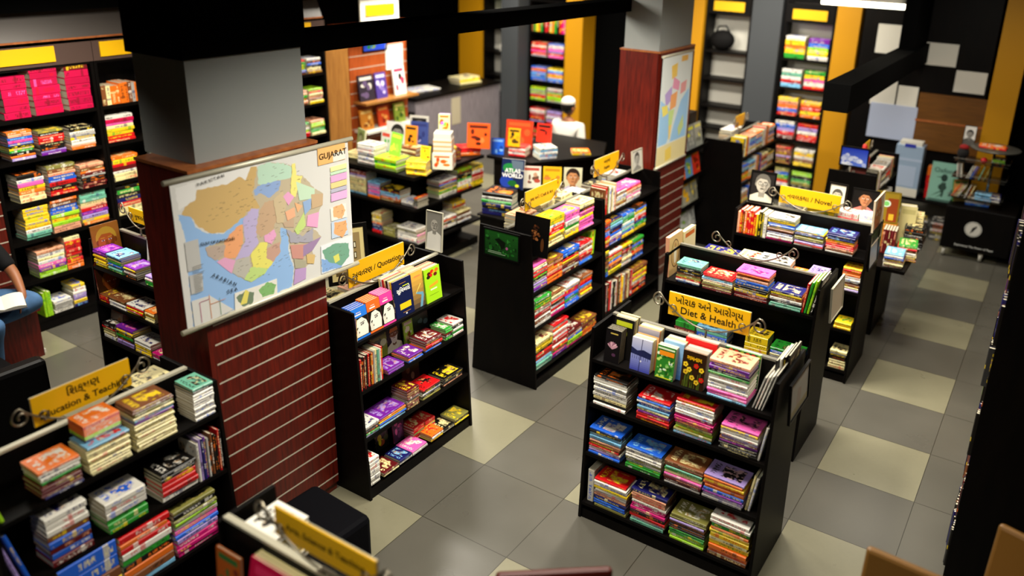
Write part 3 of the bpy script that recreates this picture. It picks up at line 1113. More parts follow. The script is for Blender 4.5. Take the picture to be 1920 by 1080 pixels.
def face_cover(top):
    def f(a, w, h):
        a.R(0, 0, w, h, '#15130f')
        a.P([(w*0.1, h*0.08), (w*0.9, h*0.08), (w*0.98, h*0.34), (w*0.9, h*0.52), (w*0.62, h*0.66), (w*0.3, h*0.62), (w*0.18, h*0.46), (w*0.06, h*0.3)], '#e9e6d8')
        a.P([(w*0.06, h*0.1), (w*0.34, h*0.08), (w*0.3, h*0.3), (w*0.12, h*0.34)], '#dcd8c8')
        a.P([(w*0.2, h*0.3), (w*0.3, h*0.36), (w*0.28, h*0.4), (w*0.16, h*0.36)], '#2a2620')
        a.E(w*0.6, h*0.44, w*0.13, h*0.03, '#3a342c', 12, 0.2)
        a.E(w*0.6, h*0.435, w*0.05, h*0.022, '#f2f0e8', 10)
        a.E(w*0.61, h*0.435, w*0.03, h*0.02, '#15130f', 8)
        a.P([(w*0.46, h*0.5), (w*0.78, h*0.52), (w*0.78, h*0.5), (w*0.46, h*0.475)], '#2a2620')
        a.P([(w*0.3, h*0.24), (w*0.36, h*0.25), (w*0.34, h*0.19), (w*0.28, h*0.2)], '#2a2620')
        a.R(0, h*0.68, w, h, top)
        a.R(w*0.2, h*0.75, w*0.62, h*0.79, '#f4ece8')
        a.R(w*0.3, h*0.83, w*0.6, h*0.85, '#f0d0c8')
        a.R(0, 0, w, h*0.06, top)
    return f


def a_navy(a, w, h):
    a.R(0, 0, w, h, '#121a44')
    a.R(w*0.25, h*0.2, w*0.86, h*0.36, '#f2c81c')
    a.R(w*0.34, h*0.88, w*0.7, h*0.895, '#b07a30')
    a.R(w*0.38, h*0.1, w*0.8, h*0.115, '#b07a30')
    a.E(w*0.56, h*0.06, w*0.045, h*0.025, '#e8e8e8', 8)
    a.R(w*0.5, h*0.79, w*0.85, h*0.815, '#c8d82a')


def a_road(a, w, h):
    a.G(0, 0, w, h, '#3a3438', '#f0b848')
    a.P([(w*0.55, 0), (w*0.75, 0), (w*0.95, h*0.3), (w*0.9, h*0.38), (w*0.35, h*0.45), (w*0.3, h*0.41), (w*0.75, h*0.32)], '#6aa0b8')
    a.P([(w*0.3, h*0.41), (w*0.4, h*0.43), (w*0.8, h*0.62), (w*0.74, h*0.64)], '#e8d060')
    a.R(w*0.3, h*0.84, w*0.8, h*0.88, '#e88a4a')


def a_lime(a, w, h):
    a.R(0, 0, w, h, '#a6dc20')
    for i, (x, y, c) in enumerate(((0.3, 0.84, '#4a1c10'), (0.5, 0.88, '#d8281a'), (0.66, 0.84, '#e8b020'), (0.8, 0.88, '#e8701a'), (0.4, 0.78, '#d8281a'), (0.25, 0.75, '#2a1a10'), (0.7, 0.77, '#6a1c18'))):
        a.E(w*x, h*y, w*0.12, h*0.055, c, 10)
    a.P([(w*0.25, h*0.42), (w*0.82, h*0.47), (w*0.82, h*0.56), (w*0.25, h*0.5)], '#e8a82a')
    a.R(w*0.3, h*0.34, w*0.72, h*0.38, '#f0f4d0')
    a.R(w*0.2, h*0.2, w*0.8, h*0.21, '#5a7a18')


def portrait(bg, skin, hair, shirt, cap=None, glasses=False, beard=None, cx=0.5, cy=0.58, s=1.0, dark=0.55, band=None, mono=False):
    sk = hexc(skin)
    sh = tuple(v*dark for v in sk)

    def f(a, w, h):
        m = min(w, h*0.78)*s
        a.R(0, 0, w, h, bg)
        X, Y = w*cx, h*cy
        a.P([(X-m*0.62, 0), (X+m*0.62, 0), (X+m*0.55, Y-m*0.62), (X+m*0.2, Y-m*0.42), (X-m*0.2, Y-m*0.42), (X-m*0.55, Y-m*0.60)], shirt)
        a.P([(X-m*0.14, Y-m*0.62), (X+m*0.14, Y-m*0.62), (X+m*0.16, Y-m*0.2), (X-m*0.16, Y-m*0.2)], sh)
        a.P([(X-m*0.16, Y-m*0.42), (X, Y-m*0.7), (X+m*0.16, Y-m*0.42), (X+m*0.05, Y-m*0.6), (X-m*0.05, Y-m*0.6)], skin)
        if hair:
            a.E(X, Y+m*0.10, m*0.36, m*0.40, hair, 18)
        a.E(X-m*0.30, Y-m*0.02, m*0.06, m*0.10, sh, 10)
        a.E(X+m*0.30, Y-m*0.02, m*0.06, m*0.10, sh, 10)
        a.E(X, Y-m*0.02, m*0.29, m*0.38, skin, 20)
        a.P([(X+m*0.05, Y-m*0.38), (X+m*0.22, Y-m*0.24), (X+m*0.285, Y), (X+m*0.24, Y+m*0.22), (X+m*0.16, Y+m*0.0)], sh)
        if hair:
            a.P([(X-m*0.30, Y+m*0.10), (X-m*0.22, Y+m*0.38), (X+m*0.08, Y+m*0.46), (X+m*0.30, Y+m*0.30), (X+m*0.30, Y+m*0.08), (X+m*0.16, Y+m*0.24), (X-m*0.14, Y+m*0.26)], hair)
        if cap:
            a.P([(X-m*0.33, Y+m*0.16), (X+m*0.33, Y+m*0.16), (X+m*0.25, Y+m*0.48), (X-m*0.2, Y+m*0.50)], cap)
        if beard:
            a.P([(X-m*0.28, Y-m*0.08), (X-m*0.12, Y-m*0.16), (X+m*0.12, Y-m*0.16), (X+m*0.28, Y-m*0.08), (X+m*0.2, Y-m*0.44), (X, Y-m*0.56), (X-m*0.2, Y-m*0.44)], beard)
        dk = '#17120e'
        for sx in (-1, 1):
            a.E(X+sx*m*0.12, Y+m*0.03, m*0.06, m*0.025, '#efe9e0' if not mono else '#cfcfc8', 10)
            a.E(X+sx*m*0.12, Y+m*0.03, m*0.026, m*0.026, dk, 8)
            a.P([(X+sx*m*0.05, Y+m*0.10), (X+sx*m*0.20, Y+m*0.11), (X+sx*m*0.19, Y+m*0.135), (X+sx*m*0.06, Y+m*0.13)], hair or dk)
            if glasses:
                n = 14
                for i in range(n):
                    a0, a1 = 2*PI*i/n, 2*PI*(i+1)/n
                    ex, ey = X+sx*m*0.12, Y+m*0.025
                    a.P([(ex+math.cos(a0)*m*0.10, ey+math.sin(a0)*m*0.085), (ex+math.cos(a1)*m*0.10, ey+math.sin(a1)*m*0.085),
                         (ex+math.cos(a1)*m*0.085, ey+math.sin(a1)*m*0.07), (ex+math.cos(a0)*m*0.085, ey+math.sin(a0)*m*0.07)], dk)
        a.P([(X-m*0.03, Y+m*0.04), (X+m*0.02, Y+m*0.04), (X+m*0.07, Y-m*0.12), (X-m*0.06, Y-m*0.12)], sh)
        a.E(X, Y-m*0.21, m*0.10, m*0.022, '#6a2a22' if not mono else '#3a3630', 10)
        if band:
            a.R(0, 0, w, h*0.12, band)
    return f


P_MONO1 = portrait('#1c1918', '#a8a294', '#5a564f', '#c6c1ae', glasses=True, s=0.95, cy=0.6, mono=True)
P_MONO2 = portrait('#8a8880', '#b9b5ab', None, '#e6e4dc', s=0.8, cy=0.66, mono=True, glasses=True)
P_WOMAN = portrait('#0a0808', '#a56e4a', '#140c08', '#b4685e', s=0.85, cy=0.64)
P_GOLD = portrait('#b8752a', '#c06a28', '#d8b03a', '#5a1c08', s=1.05, cy=0.55)
P_DARKGOLD = portrait('#3a1a0a', '#8a4418', '#7a4a14', '#2a0c04', s=1.0, cy=0.5)
P_BOLD = portrait('#c8b8a4', '#b86a3c', None, '#e0cdb4', s=1.35, cy=0.6, glasses=True)
P_TURBAN = portrait('#16120e', '#8a5a38', '#2a1a10', '#e4ddcc', cap='#e08a2a', beard='#d8d2c4', s=0.95)
P_CHILD = portrait('#cfc9a8', '#c98a5a', '#2a1812', '#c6b8d0', s=1.1, cy=0.55)
P_SKETCH = portrait('#c9c6ba', '#a9a69c', '#4a4742', '#8a877e', s=0.95, cy=0.55, mono=True)
P_COVERBW = portrait('#d6d4cf', '#8a8680', '#22201e', '#55524e', s=0.9, mono=True)
P_OVAL = portrait('#8c9a5a', '#a8a878', '#5a6038', '#6a7448', s=0.8)


def a_green_insect(a, w, h):
    a.G(0, 0, w, h, '#0d3410', '#1c5a1c')
    rr = random.Random(9)
    for i in range(30):
        a.E(rr.uniform(0.05, 0.95)*w, rr.uniform(0.1, 0.9)*h, w*rr.uniform(0.02, 0.06), h*rr.uniform(0.02, 0.09), rr.choice(['#1f6a20', '#0c2c0e', '#2f8030']), 8)
    a.P([(w*0.3, h*0.66), (w*0.42, h*0.74), (w*0.62, h*0.62), (w*0.6, h*0.42), (w*0.5, h*0.3), (w*0.44, h*0.5)], '#081408')
    a.E(w*0.66, h*0.4, w*0.035, h*0.06, '#b05a90', 10)
    a.R(w*0.12, h*0.16, w*0.5, h*0.18, '#a8c8a0')
    a.R(w*0.1, h*0.1, w*0.62, h*0.12, '#a8c8a0')


def a_dark_bronze(a, w, h):
    a.R(0, 0, w, h, '#070606')
    rr = random.Random(6)
    for i in range(24):
        an = rr.uniform(0, 6.28)
        rad = rr.uniform(0.0, 0.2)
        a.E(w*(0.62+math.cos(an)*rad*0.7), h*(0.62+math.sin(an)*rad*1.3), w*0.035, h*0.03, rr.choice(['#6a3a1c', '#8a5228', '#3a1e10', '#a8683a']), 8)
    a.E(w*0.84, h*0.3, w*0.05, h*0.18, '#5a3418', 12)


def a_building(a, w, h):
    a.R(0, 0, w, h, '#d8c88a')
    a.R(w*0.12, h*0.1, w*0.88, h*0.9, '#9a8458')
    a.P([(w*0.12, h*0.62), (w*0.12, h*0.9), (w*0.5, h*0.9)], '#b8c0b4')
    for i in range(4):
        for j in range(3):
            a.R(w*(0.2+i*0.16), h*(0.2+j*0.2), w*(0.28+i*0.16), h*(0.33+j*0.2), '#4a3c22')
            a.R(w*(0.22+i*0.16), h*(0.22+j*0.2), w*(0.26+i*0.16), h*(0.31+j*0.2), '#e4e0c8')
    a.R(w*0.12, h*0.1, w*0.88, h*0.16, '#5a4a2c')


def a_clouds(a, w, h):
    a.G(0, 0, w, h, '#5a78d8', '#1c34b8')
    rr = random.Random(3)
    for i in range(22):
        x = rr.random()
        a.E(w*x, h*rr.uniform(0.05, 0.42+0.15*math.sin(x*5)), w*rr.uniform(0.05, 0.13), h*rr.uniform(0.05, 0.13), rr.choice(['#e8ecf8', '#c8d0ec', '#a8b4e0']), 10)


def a_bluegrad(a, w, h):
    a.G(0, 0, w, h, '#c8d0dc', '#1c2a6a')
    a.R(0, h*0.86, w, h, '#0a0c20')


def a_beige(a, w, h):
    a.G(0, 0, w, h, '#b4a692', '#cdc0ac')
    a.R(w*0.06, h*0.05, w*0.94, h*0.95, '#c2b5a0')


def a_paleframe(a, w, h):
    a.R(0, 0, w, h, '#a3a298')
    a.R(w*0.04, h*0.04, w*0.96, h*0.96, '#bcbbb2')
    a.P([(w*0.3, h*0.04), (w*0.55, h*0.04), (w*0.6, h*0.6), (w*0.4, h*0.7)], '#b8a89c')
    a.R(0.04*w, 0.04*h, w*0.96, h*0.2, '#b0a67c')


def a_atlas(a, w, h):
    a.R(0, 0, w, h, '#12204a')
    a.E(w*0.35, h*0.7, w*0.3, h*0.16, '#1f7a3a')
    a.E(w*0.25, h*0.25, w*0.3, h*0.2, '#1c3a9a')
    a.P([(w*0.5, h*0.7), (w*0.95, h*0.62), (w*0.95, h*0.95), (w*0.4, h*0.97)], '#5a6878')
    a.E(w*0.5, h*0.2, w*0.2, h*0.1, '#145a28')
    a.E(w*0.72, h*0.12, w*0.09, h*0.05, '#c8d820', 12)


def a_gold(a, w, h):
    a.R(0, 0, w, h, '#7a6414')
    a.R(w*0.08, h*0.05, w*0.92, h*0.95, '#93781c')
    a.R(w*0.5, h*0.05, w*0.92, h*0.8, '#8a3a14')
    a.E(w*0.45, h*0.62, w*0.18, h*0.11, '#d8e8d8', 16)
    a.E(w*0.45, h*0.62, w*0.12, h*0.075, '#7ac86a', 14)
    a.R(w*0.6, h*0.1, w*0.8, h*0.3, '#d8b030')


def a_blocks(cols, seed=1, n=10):
    def f(a, w, h):
        rr = random.Random(seed)
        a.R(0, 0, w, h, cols[0])
        a.R(w*0.1, h*0.8, w*0.9, h*0.92, cols[1])
        for i in range(n):
            x, y = rr.uniform(0.08, 0.72), rr.uniform(0.1, 0.6)
            a.E(w*(x+0.1), h*(y+0.08), w*rr.uniform(0.06, 0.2), h*rr.uniform(0.05, 0.14), rr.choice(cols[1:]), 12)
    return f


def a_cabinet(a, w, h):
    a.G(0, 0, w, h, '#a8a8a4', '#c4c4be')

MAP_POLYS=[
('#d6d6d2',[(0.0,0.968),(0.993,0.995),(0.99,0.011),(0.001,0.0)]),
('#7fb2ea',[(0.021,0.785),(0.082,0.757),(0.094,0.677),(0.142,0.617),(0.229,0.575),(0.346,0.661),(0.401,0.612),(0.532,0.405),(0.528,0.497),(0.606,0.486),(0.599,0.406),(0.576,0.317),(0.6,0.151),(0.581,0.022),(0.236,0.022),(0.029,0.009),(0.04,0.643)]),
('#e9e9e6',[(0.022,0.958),(0.395,0.984),(0.441,0.974),(0.405,0.92),(0.372,0.888),(0.351,0.918),(0.319,0.894),(0.279,0.895),(0.211,0.901),(0.123,0.908),(0.11,0.848),(0.058,0.827),(0.029,0.81)]),
('#c9a24a',[(0.123,0.912),(0.211,0.905),(0.279,0.898),(0.341,0.927),(0.372,0.891),(0.405,0.973),(0.438,0.965),(0.439,0.876),(0.404,0.798),(0.462,0.708),(0.439,0.674),(0.358,0.66),(0.279,0.605),(0.23,0.582),(0.174,0.6),(0.107,0.677),(0.079,0.75),(0.039,0.78),(0.058,0.824),(0.11,0.848)]),
('#b9aa88',[(0.44,0.959),(0.491,0.975),(0.588,0.945),(0.64,0.903),(0.657,0.923),(0.657,0.836),(0.699,0.817),(0.765,0.7),(0.816,0.646),(0.808,0.559),(0.782,0.517),(0.766,0.402),(0.738,0.408),(0.787,0.323),(0.723,0.24),(0.736,0.168),(0.676,0.129),(0.668,0.042),(0.589,0.032),(0.606,0.148),(0.589,0.31),(0.575,0.467),(0.541,0.491),(0.537,0.389),(0.48,0.261),(0.451,0.226),(0.348,0.173),(0.312,0.209),(0.252,0.29),(0.132,0.522),(0.233,0.531),(0.334,0.599),(0.36,0.678),(0.433,0.677),(0.398,0.801),(0.41,0.826)]),
('#b2d9c0',[(0.44,0.959),(0.491,0.975),(0.588,0.945),(0.637,0.895),(0.628,0.829),(0.538,0.833),(0.473,0.813),(0.436,0.844)]),
('#7a9fd8',[(0.409,0.809),(0.434,0.832),(0.528,0.834),(0.565,0.826),(0.551,0.765),(0.491,0.727),(0.447,0.777),(0.413,0.771)]),
('#c09a70',[(0.434,0.661),(0.464,0.707),(0.514,0.705),(0.524,0.556),(0.492,0.49),(0.43,0.467),(0.397,0.515)]),
('#b4a6d8',[(0.336,0.626),(0.386,0.691),(0.429,0.672),(0.4,0.517),(0.409,0.432),(0.349,0.362),(0.273,0.368),(0.337,0.48)]),
('#ee9a50',[(0.233,0.531),(0.305,0.597),(0.334,0.599),(0.327,0.472),(0.277,0.382),(0.221,0.411),(0.222,0.477)]),
('#b09a8a',[(0.132,0.522),(0.233,0.496),(0.219,0.431),(0.176,0.412),(0.137,0.469)]),
('#e29ac8',[(0.179,0.401),(0.221,0.414),(0.276,0.367),(0.249,0.284)]),
('#b3b0a4',[(0.252,0.29),(0.275,0.364),(0.351,0.36),(0.354,0.28),(0.316,0.206)]),
('#e8e04a',[(0.36,0.372),(0.414,0.433),(0.458,0.418),(0.449,0.33),(0.486,0.262),(0.451,0.226),(0.364,0.272)]),
('#b9d96a',[(0.312,0.209),(0.354,0.28),(0.451,0.229),(0.427,0.197),(0.348,0.173)]),
('#c08f78',[(0.451,0.376),(0.531,0.393),(0.53,0.32),(0.48,0.261),(0.444,0.313)]),
('#e79acb',[(0.442,0.47),(0.505,0.494),(0.513,0.447),(0.481,0.393),(0.444,0.428)]),
('#c7b184',[(0.512,0.706),(0.57,0.748),(0.587,0.658),(0.56,0.52),(0.522,0.534)]),
('#eee46a',[(0.637,0.923),(0.657,0.923),(0.657,0.836),(0.695,0.818),(0.642,0.679),(0.615,0.707)]),
('#bfe0c0',[(0.653,0.791),(0.765,0.7),(0.759,0.63),(0.665,0.645)]),
('#e79acb',[(0.57,0.71),(0.601,0.735),(0.636,0.685),(0.597,0.634)]),
('#eeaa6a',[(0.635,0.643),(0.681,0.601),(0.649,0.562)]),
('#f0a878',[(0.575,0.595),(0.632,0.609),(0.634,0.539),(0.584,0.526)]),
('#b99a78',[(0.557,0.522),(0.624,0.53),(0.62,0.463),(0.564,0.486)]),
('#bcd96a',[(0.621,0.443),(0.688,0.551),(0.692,0.446),(0.638,0.393)]),
('#7fa6d8',[(0.685,0.629),(0.739,0.637),(0.732,0.562),(0.691,0.527)]),
('#c2a070',[(0.739,0.666),(0.816,0.646),(0.808,0.559),(0.738,0.556)]),
('#e79acb',[(0.709,0.519),(0.782,0.517),(0.766,0.402),(0.697,0.441)]),
('#9a98a8',[(0.575,0.467),(0.666,0.374),(0.739,0.411),(0.729,0.307),(0.593,0.355)]),
('#c77f70',[(0.589,0.341),(0.687,0.306),(0.663,0.201),(0.595,0.236)]),
('#8f6aa0',[(0.667,0.302),(0.787,0.323),(0.723,0.24),(0.662,0.219)]),
('#d2ae5a',[(0.683,0.23),(0.739,0.201),(0.727,0.134),(0.684,0.156)]),
('#a09a7a',[(0.605,0.231),(0.681,0.179),(0.67,0.128),(0.606,0.153)]),
('#b48ac8',[(0.606,0.148),(0.676,0.129),(0.668,0.042),(0.589,0.032)]),
('#b5b5b2',[(0.034,0.598),(0.1,0.596),(0.1,0.398),(0.034,0.399)]),
('#b5b5b2',[(0.037,0.373),(0.101,0.363),(0.097,0.241),(0.036,0.241)]),
('#d5d5d0',[(0.033,0.198),(0.124,0.191),(0.237,0.03),(0.033,0.0)]),
('#e8e6da',[(0.252,0.141),(0.374,0.133),(0.367,0.013),(0.244,0.012)]),
('#4a6a38',[(0.258,0.105),(0.31,0.13),(0.357,0.095),(0.342,0.019),(0.286,0.025)]),
('#e6d83a',[(0.311,0.138),(0.33,0.11),(0.312,0.036),(0.275,0.041)]),
('#e8e6da',[(0.374,0.133),(0.493,0.131),(0.488,0.008),(0.367,0.013)]),
('#6ab04a',[(0.383,0.098),(0.438,0.132),(0.486,0.088),(0.466,0.025),(0.401,0.033)]),
('#f0ece0',[(0.856,0.516),(0.961,0.517),(0.965,0.408),(0.857,0.413)]),
('#f0a860',[(0.873,0.517),(0.933,0.526),(0.957,0.464),(0.93,0.406),(0.874,0.44)]),
('#bcd2ea',[(0.857,0.408),(0.964,0.405),(0.968,0.266),(0.853,0.276)]),
('#f0a050',[(0.875,0.397),(0.958,0.385),(0.962,0.304),(0.925,0.259),(0.87,0.312)]),
('#e6ecf2',[(0.778,0.252),(0.993,0.245),(0.99,0.02),(0.77,0.03)]),
('#6aa0e0',[(0.775,0.148),(0.825,0.123),(0.924,0.054),(0.906,0.023),(0.774,0.042)]),
('#4f9a78',[(0.786,0.213),(0.864,0.231),(0.966,0.196),(0.965,0.088),(0.907,0.035),(0.837,0.09),(0.798,0.145)]),
('#d8d83a',[(0.855,0.134),(0.893,0.142),(0.899,0.085),(0.865,0.075)]),
('#f2b04a',[(0.796,0.991),(0.979,1.0),(0.975,0.859),(0.794,0.861)]),
('#e6e6d8',[(0.894,0.924),(0.977,0.927),(0.975,0.862),(0.892,0.86)]),
('#eeee9a',[(0.872,0.827),(0.981,0.827),(0.981,0.79),(0.871,0.791)]),
('#bfe6bf',[(0.871,0.786),(0.98,0.786),(0.98,0.764),(0.871,0.765)]),
('#eaa0d8',[(0.87,0.76),(0.98,0.759),(0.977,0.708),(0.869,0.709)]),
('#f2d07a',[(0.868,0.704),(0.977,0.703),(0.976,0.661),(0.867,0.663)]),
('#b0b0c8',[(0.867,0.658),(0.976,0.656),(0.975,0.628),(0.866,0.63)]),
('#e6a8e0',[(0.866,0.625),(0.975,0.623),(0.972,0.561),(0.863,0.564)])]
MAP_TEXT=[('GUJARAT', 0.8, 0.958, 0.045), ('A R A B I A N', 0.143, 0.351, 0.026), ('S E A', 0.213, 0.193, 0.026), ('GULF OF KACHCHH', 0.105, 0.573, 0.02), ('P A K I S T A N', 0.124, 0.961, 0.022)]

# ---------------------------------------------------------------- map sheets
def wall_map(name, M, W, H, polys, texts, label, hang=0.05, rough=False):
    root = thing(name, M, label, 'map')
    g = Geo()
    g.box(0, 0, 0, W, 0.0012, H, 0, c1=hexc('#dcdcd8'))
    sh = g.build('sheet', MAT('map_paper', '#dededa', 0.4, 0.4), root)
    a = Art(0.0003)
    rr = random.Random(12)
    for k, (c, p) in enumerate(polys):
        pts = [(x*W, y*H) for x, y in p]
        if rough and len(pts) > 4:
            out = []
            for i in range(len(pts)):
                (x0, y0), (x1, y1) = pts[i], pts[(i+1) % len(pts)]
                d = math.hypot(x1-x0, y1-y0)
                n = max(1, int(d/0.011))
                for j in range(n):
                    t = j/n
                    e = rr.uniform(-0.0036, 0.0036) if j else 0.0
                    out.append((x0+(x1-x0)*t-(y1-y0)/d*e, y0+(y1-y0)*t+(x1-x0)/d*e))
            pts = out
        a.P(pts, tuple(v*0.85+0.12 for v in hexc(c)) if rough else c)
        if rough and len(p) > 4 and k > 2:
            cx, cy = sum(x for x, y in pts)/len(pts), sum(y for x, y in pts)/len(pts)
            sx = 0.32*(max(x for x, y in pts)-min(x for x, y in pts))
            sy = 0.32*(max(y for x, y in pts)-min(y for x, y in pts))
            for i in range(int(3+sx*sy*2600)):
                x, y, l = cx+rr.uniform(-sx, sx), cy+rr.uniform(-sy, sy), rr.uniform(0.006, 0.02)
                a.P([(x, y), (x+l, y+l*0.06), (x+l, y+l*0.06+0.0016), (x, y+0.0016)], '#5a5244')
                a.z -= a.dz
            a.z += a.dz
    if rough:
        for i in range(16):
            x, y = 0.055*W, (0.42-0.012*i)*H
            a.R(x, y, x+rr.uniform(0.03, 0.06), y+0.002, '#77756e')
        for x0, y0, x1, y1, c in ((0.07, 0.03, 0.07, 0.17, '#b04a7a'), (0.12, 0.03, 0.12, 0.2, '#d07a3a'), (0.17, 0.03, 0.17, 0.15, '#4a8a5a'), (0.07, 0.17, 0.12, 0.17, '#b04a7a'), (0.12, 0.13, 0.2, 0.13, '#d07a3a')):
            a.R(x0*W-0.0012, y0*H-0.0012, x1*W+0.0012, y1*H+0.0012, c)
    p = a.build('printed_map', M_PRINT, root, M=UPR)
    if texts:
        lettering(p, [(s, sz, u*W, v*H-sz*0.9, r) for (s, u, v, sz), r in zip(texts, (0, -38, -4, -8, 6))], T(0, 0, a.z+0.0002), M_INK, 'LEFT')
    for z in (H, 0.0):
        g = Geo()
        g.tube([(-hang, 0.0, z), (W+hang, 0.0, z)], 0.0125, 12)
        g.build('rod', M_EDGE, root)
    return root


wall_map('wall_map', T(-2.352, -2.765, 1.435, 90-1.2), 1.04, 0.725, MAP_POLYS, MAP_TEXT, 'large coloured wall map of a coastal state hanging on the near wood pillar', 0.03, True)
INDIA = [('#dfe6e4', [(0, 0), (1, 0), (1, 1), (0, 1)]), ('#9ecbf0', [(0.02, 0.2), (0.3, 0.2), (0.42, 0.3), (0.38, 0.5), (0.02, 0.62)]),
         ('#9ecbf0', [(0.42, 0.2), (0.97, 0.2), (0.97, 0.66), (0.7, 0.56), (0.5, 0.34)]),
         ('#f0c860', [(0.3, 0.9), (0.5, 0.92), (0.5, 0.8), (0.34, 0.78)]), ('#b8a0d8', [(0.14, 0.66), (0.36, 0.72), (0.38, 0.6), (0.2, 0.54)]),
         ('#f0e070', [(0.06, 0.56), (0.24, 0.56), (0.3, 0.48), (0.12, 0.46)]), ('#f0a868', [(0.34, 0.64), (0.56, 0.66), (0.54, 0.52), (0.34, 0.5)]),
         ('#e89ab8', [(0.4, 0.8), (0.62, 0.74), (0.6, 0.66), (0.38, 0.7)]), ('#c8e090', [(0.3, 0.5), (0.5, 0.5), (0.44, 0.36), (0.34, 0.34)]),
         ('#f0d070', [(0.34, 0.36), (0.44, 0.36), (0.4, 0.22), (0.36, 0.24)]), ('#e8a0a0', [(0.66, 0.72), (0.86, 0.74), (0.84, 0.64), (0.66, 0.62)]),
         ('#c8d890', [(0.66, 0.3), (0.82, 0.42), (0.86, 0.3), (0.72, 0.22)]), ('#e8d8a0', [(0, 0), (1, 0), (1, 0.19), (0, 0.19)]),
         ('#f0d060', [(0.3, 0.03), (0.5, 0.04), (0.48, 0.16), (0.28, 0.14)]), ('#f0b858', [(0.62, 0.92), (0.84, 0.92), (0.84, 0.97), (0.62, 0.97)])]
wall_map('wall_map', T(-2.205, 1.96, 1.20, 90), 0.66, 1.03, INDIA, None, 'tall coloured wall map hanging on the far wood pillar', 0.01)


# ---------------------------------------------------------------- section signs
def spiral(cx, cz, r0, turns, start, d=1, n=26):
    out = []
    for i in range(n+1):
        t = i/n
        an = start + d*turns*2*PI*t
        r = r0*(1-0.8*t)
        out.append((cx+r*math.cos(an), 0, cz+r*math.sin(an)))
    return out


def bracket(root, W, z0, ztop, plate=True):
    """scrolled iron: a shallow bow under the plate that curls up at both ends"""
    for s in (-1, 1):
        pts = []
        c = s*(W/2+0.05)
        sp = spiral(c, z0+0.075, 0.042, 1.35, PI/2 if s < 0 else PI/2, 1 if s < 0 else -1)
        pts = list(reversed(sp))
        j = pts[-1]
        for t in range(1, 13):
            u = t/12
            x = j[0]+(0-j[0])*u
            z = j[2]+(z0-0.028-j[2])*(math.sin(u*PI/2)**0.8)
            pts.append((x, 0, z))
        g = Geo()
        g.tube([(x, -0.014, z) for x, y, z in pts], 0.0048, 8)
        g.build('scroll', M_IRON, root)
        g = Geo()
        q = spiral(s*(W/2-0.03), z0+0.05, 0.026, 1.1, -PI/2, -1 if s > 0 else 1, 18)
        q = [(s*(W/2-0.005), 0, z0-0.02)] + q if False else q
        g.tube([(x, -0.016, z) for x, y, z in q], 0.0036, 8)
        g.build('curl', M_IRON, root)
    g = Geo()
    g.tube([(0, -0.008, z0-0.03), (0, -0.008, ztop)], 0.006, 8)
    g.box(-0.03, -0.014, ztop-0.001, 0.03, 0.014, ztop+0.004)
    g.build('foot', M_IRON, root)


def sign(st, cx, W, z0, z1, lines, label, y=0.0, tilt=0.0):
    M = st.UM @ T(cx, y, 0)
    root = thing('section_sign', M, label, 'sign', 'yellow section signs')
    if lines is not None:
        g = Geo()
        g.box(-W/2, -0.003, z0, W/2, 0.003, z1, 0)
        g.box(-W/2-0.001, 0.003, z0-0.001, W/2+0.001, 0.007, z1+0.001, 1)
        p = g.build('plate', [M_YELLOW, M_EDGE], root)
        lettering(p, [(s, sz, x, z0+zz, r, 0.0006) for (s, sz, x, zz, r) in lines], T(0, -0.0034, 0) @ UPR, M_INK)
    bracket(root, W, z0, SH+0.013)
    return root


sign(STANDS['diet'], 0.575, 0.455, 1.31, 1.442, [('ખોરાક અને આરોગ્ય', 0.052, 0, 0.078, 0), ('Diet & Health', 0.056, 0, 0.022, 0)], 'yellow sign on the front stand reading Diet and Health')
sign(STANDS['u3'], 0.515, 0.475, 1.262, 1.40, [('નવલકથા / Novel', 0.054, 0, 0.048, 0)], 'yellow sign between portraits reading Novel')
sign(STANDS['quot'], 0.42, 0.47, 1.25, 1.397, [('અવતરણ / Quotation', 0.049, 0, 0.05, 0)], 'yellow sign beside the big map reading Quotation')
sign(STANDS['edu'], 0.515, 0.42, 1.257, 1.39, [('િશક્ષણ', 0.05, 0.0, 0.078, 0), ('Education & Teaching', 0.043, 0, 0.024, 0)], 'yellow two-line sign reading Education and Teaching')
sign(STANDS['mid'], 0.475, 0.44, 1.285, 1.432, [('કલા અને / Craft & Art', 0.036, 0, 0.06, 0)], 'yellow sign above the stacks of pink books in the middle aisle')
sign(STANDS['mid2'], 0.43, 0.425, 1.31, 1.458, [('અંગ્રેજી', 0.036, 0, 0.088, 0), ('English', 0.036, 0, 0.035, 0)], 'yellow two-line sign nearest the far wood pillar')
sign(STANDS['leftd'], 0.27, 0.24, 1.315, 1.412, [('ગુજરાતી', 0.04, 0, 0.03, 0)], 'small yellow sign above the golden portrait covers, cut by the pillar')
sign(STANDS['front'], 0.53, 0.465, 1.275, 1.39, [('Arts, Science & Teaching', 0.036, 0, 0.045, 0)], 'yellow sign at the bottom edge seen from above and blurred')
sign(STANDS['u2'], 0.54, 0.42, 1.255, 1.36, None, 'bare scrolled iron sign bracket without a plate')
for nm, M, W, lb in (('history', STANDS['history'].UM @ T(0.45, 0, 0), 0.28, 'small yellow sign above the stand with the bare end panel'), ('cloud', STANDS['cloud'].UM @ T(0.45, 0, 0), 0.26, 'small yellow sign behind the red bag')):
    root = thing('section_sign', M, lb, 'sign', 'yellow section signs')
    g = Geo()
    g.box(-W/2, -0.003, 1.29, W/2, 0.004, 1.42)
    g.build('plate', M_YELLOW, root)
    bracket(root, W, 1.29, SH+0.013)


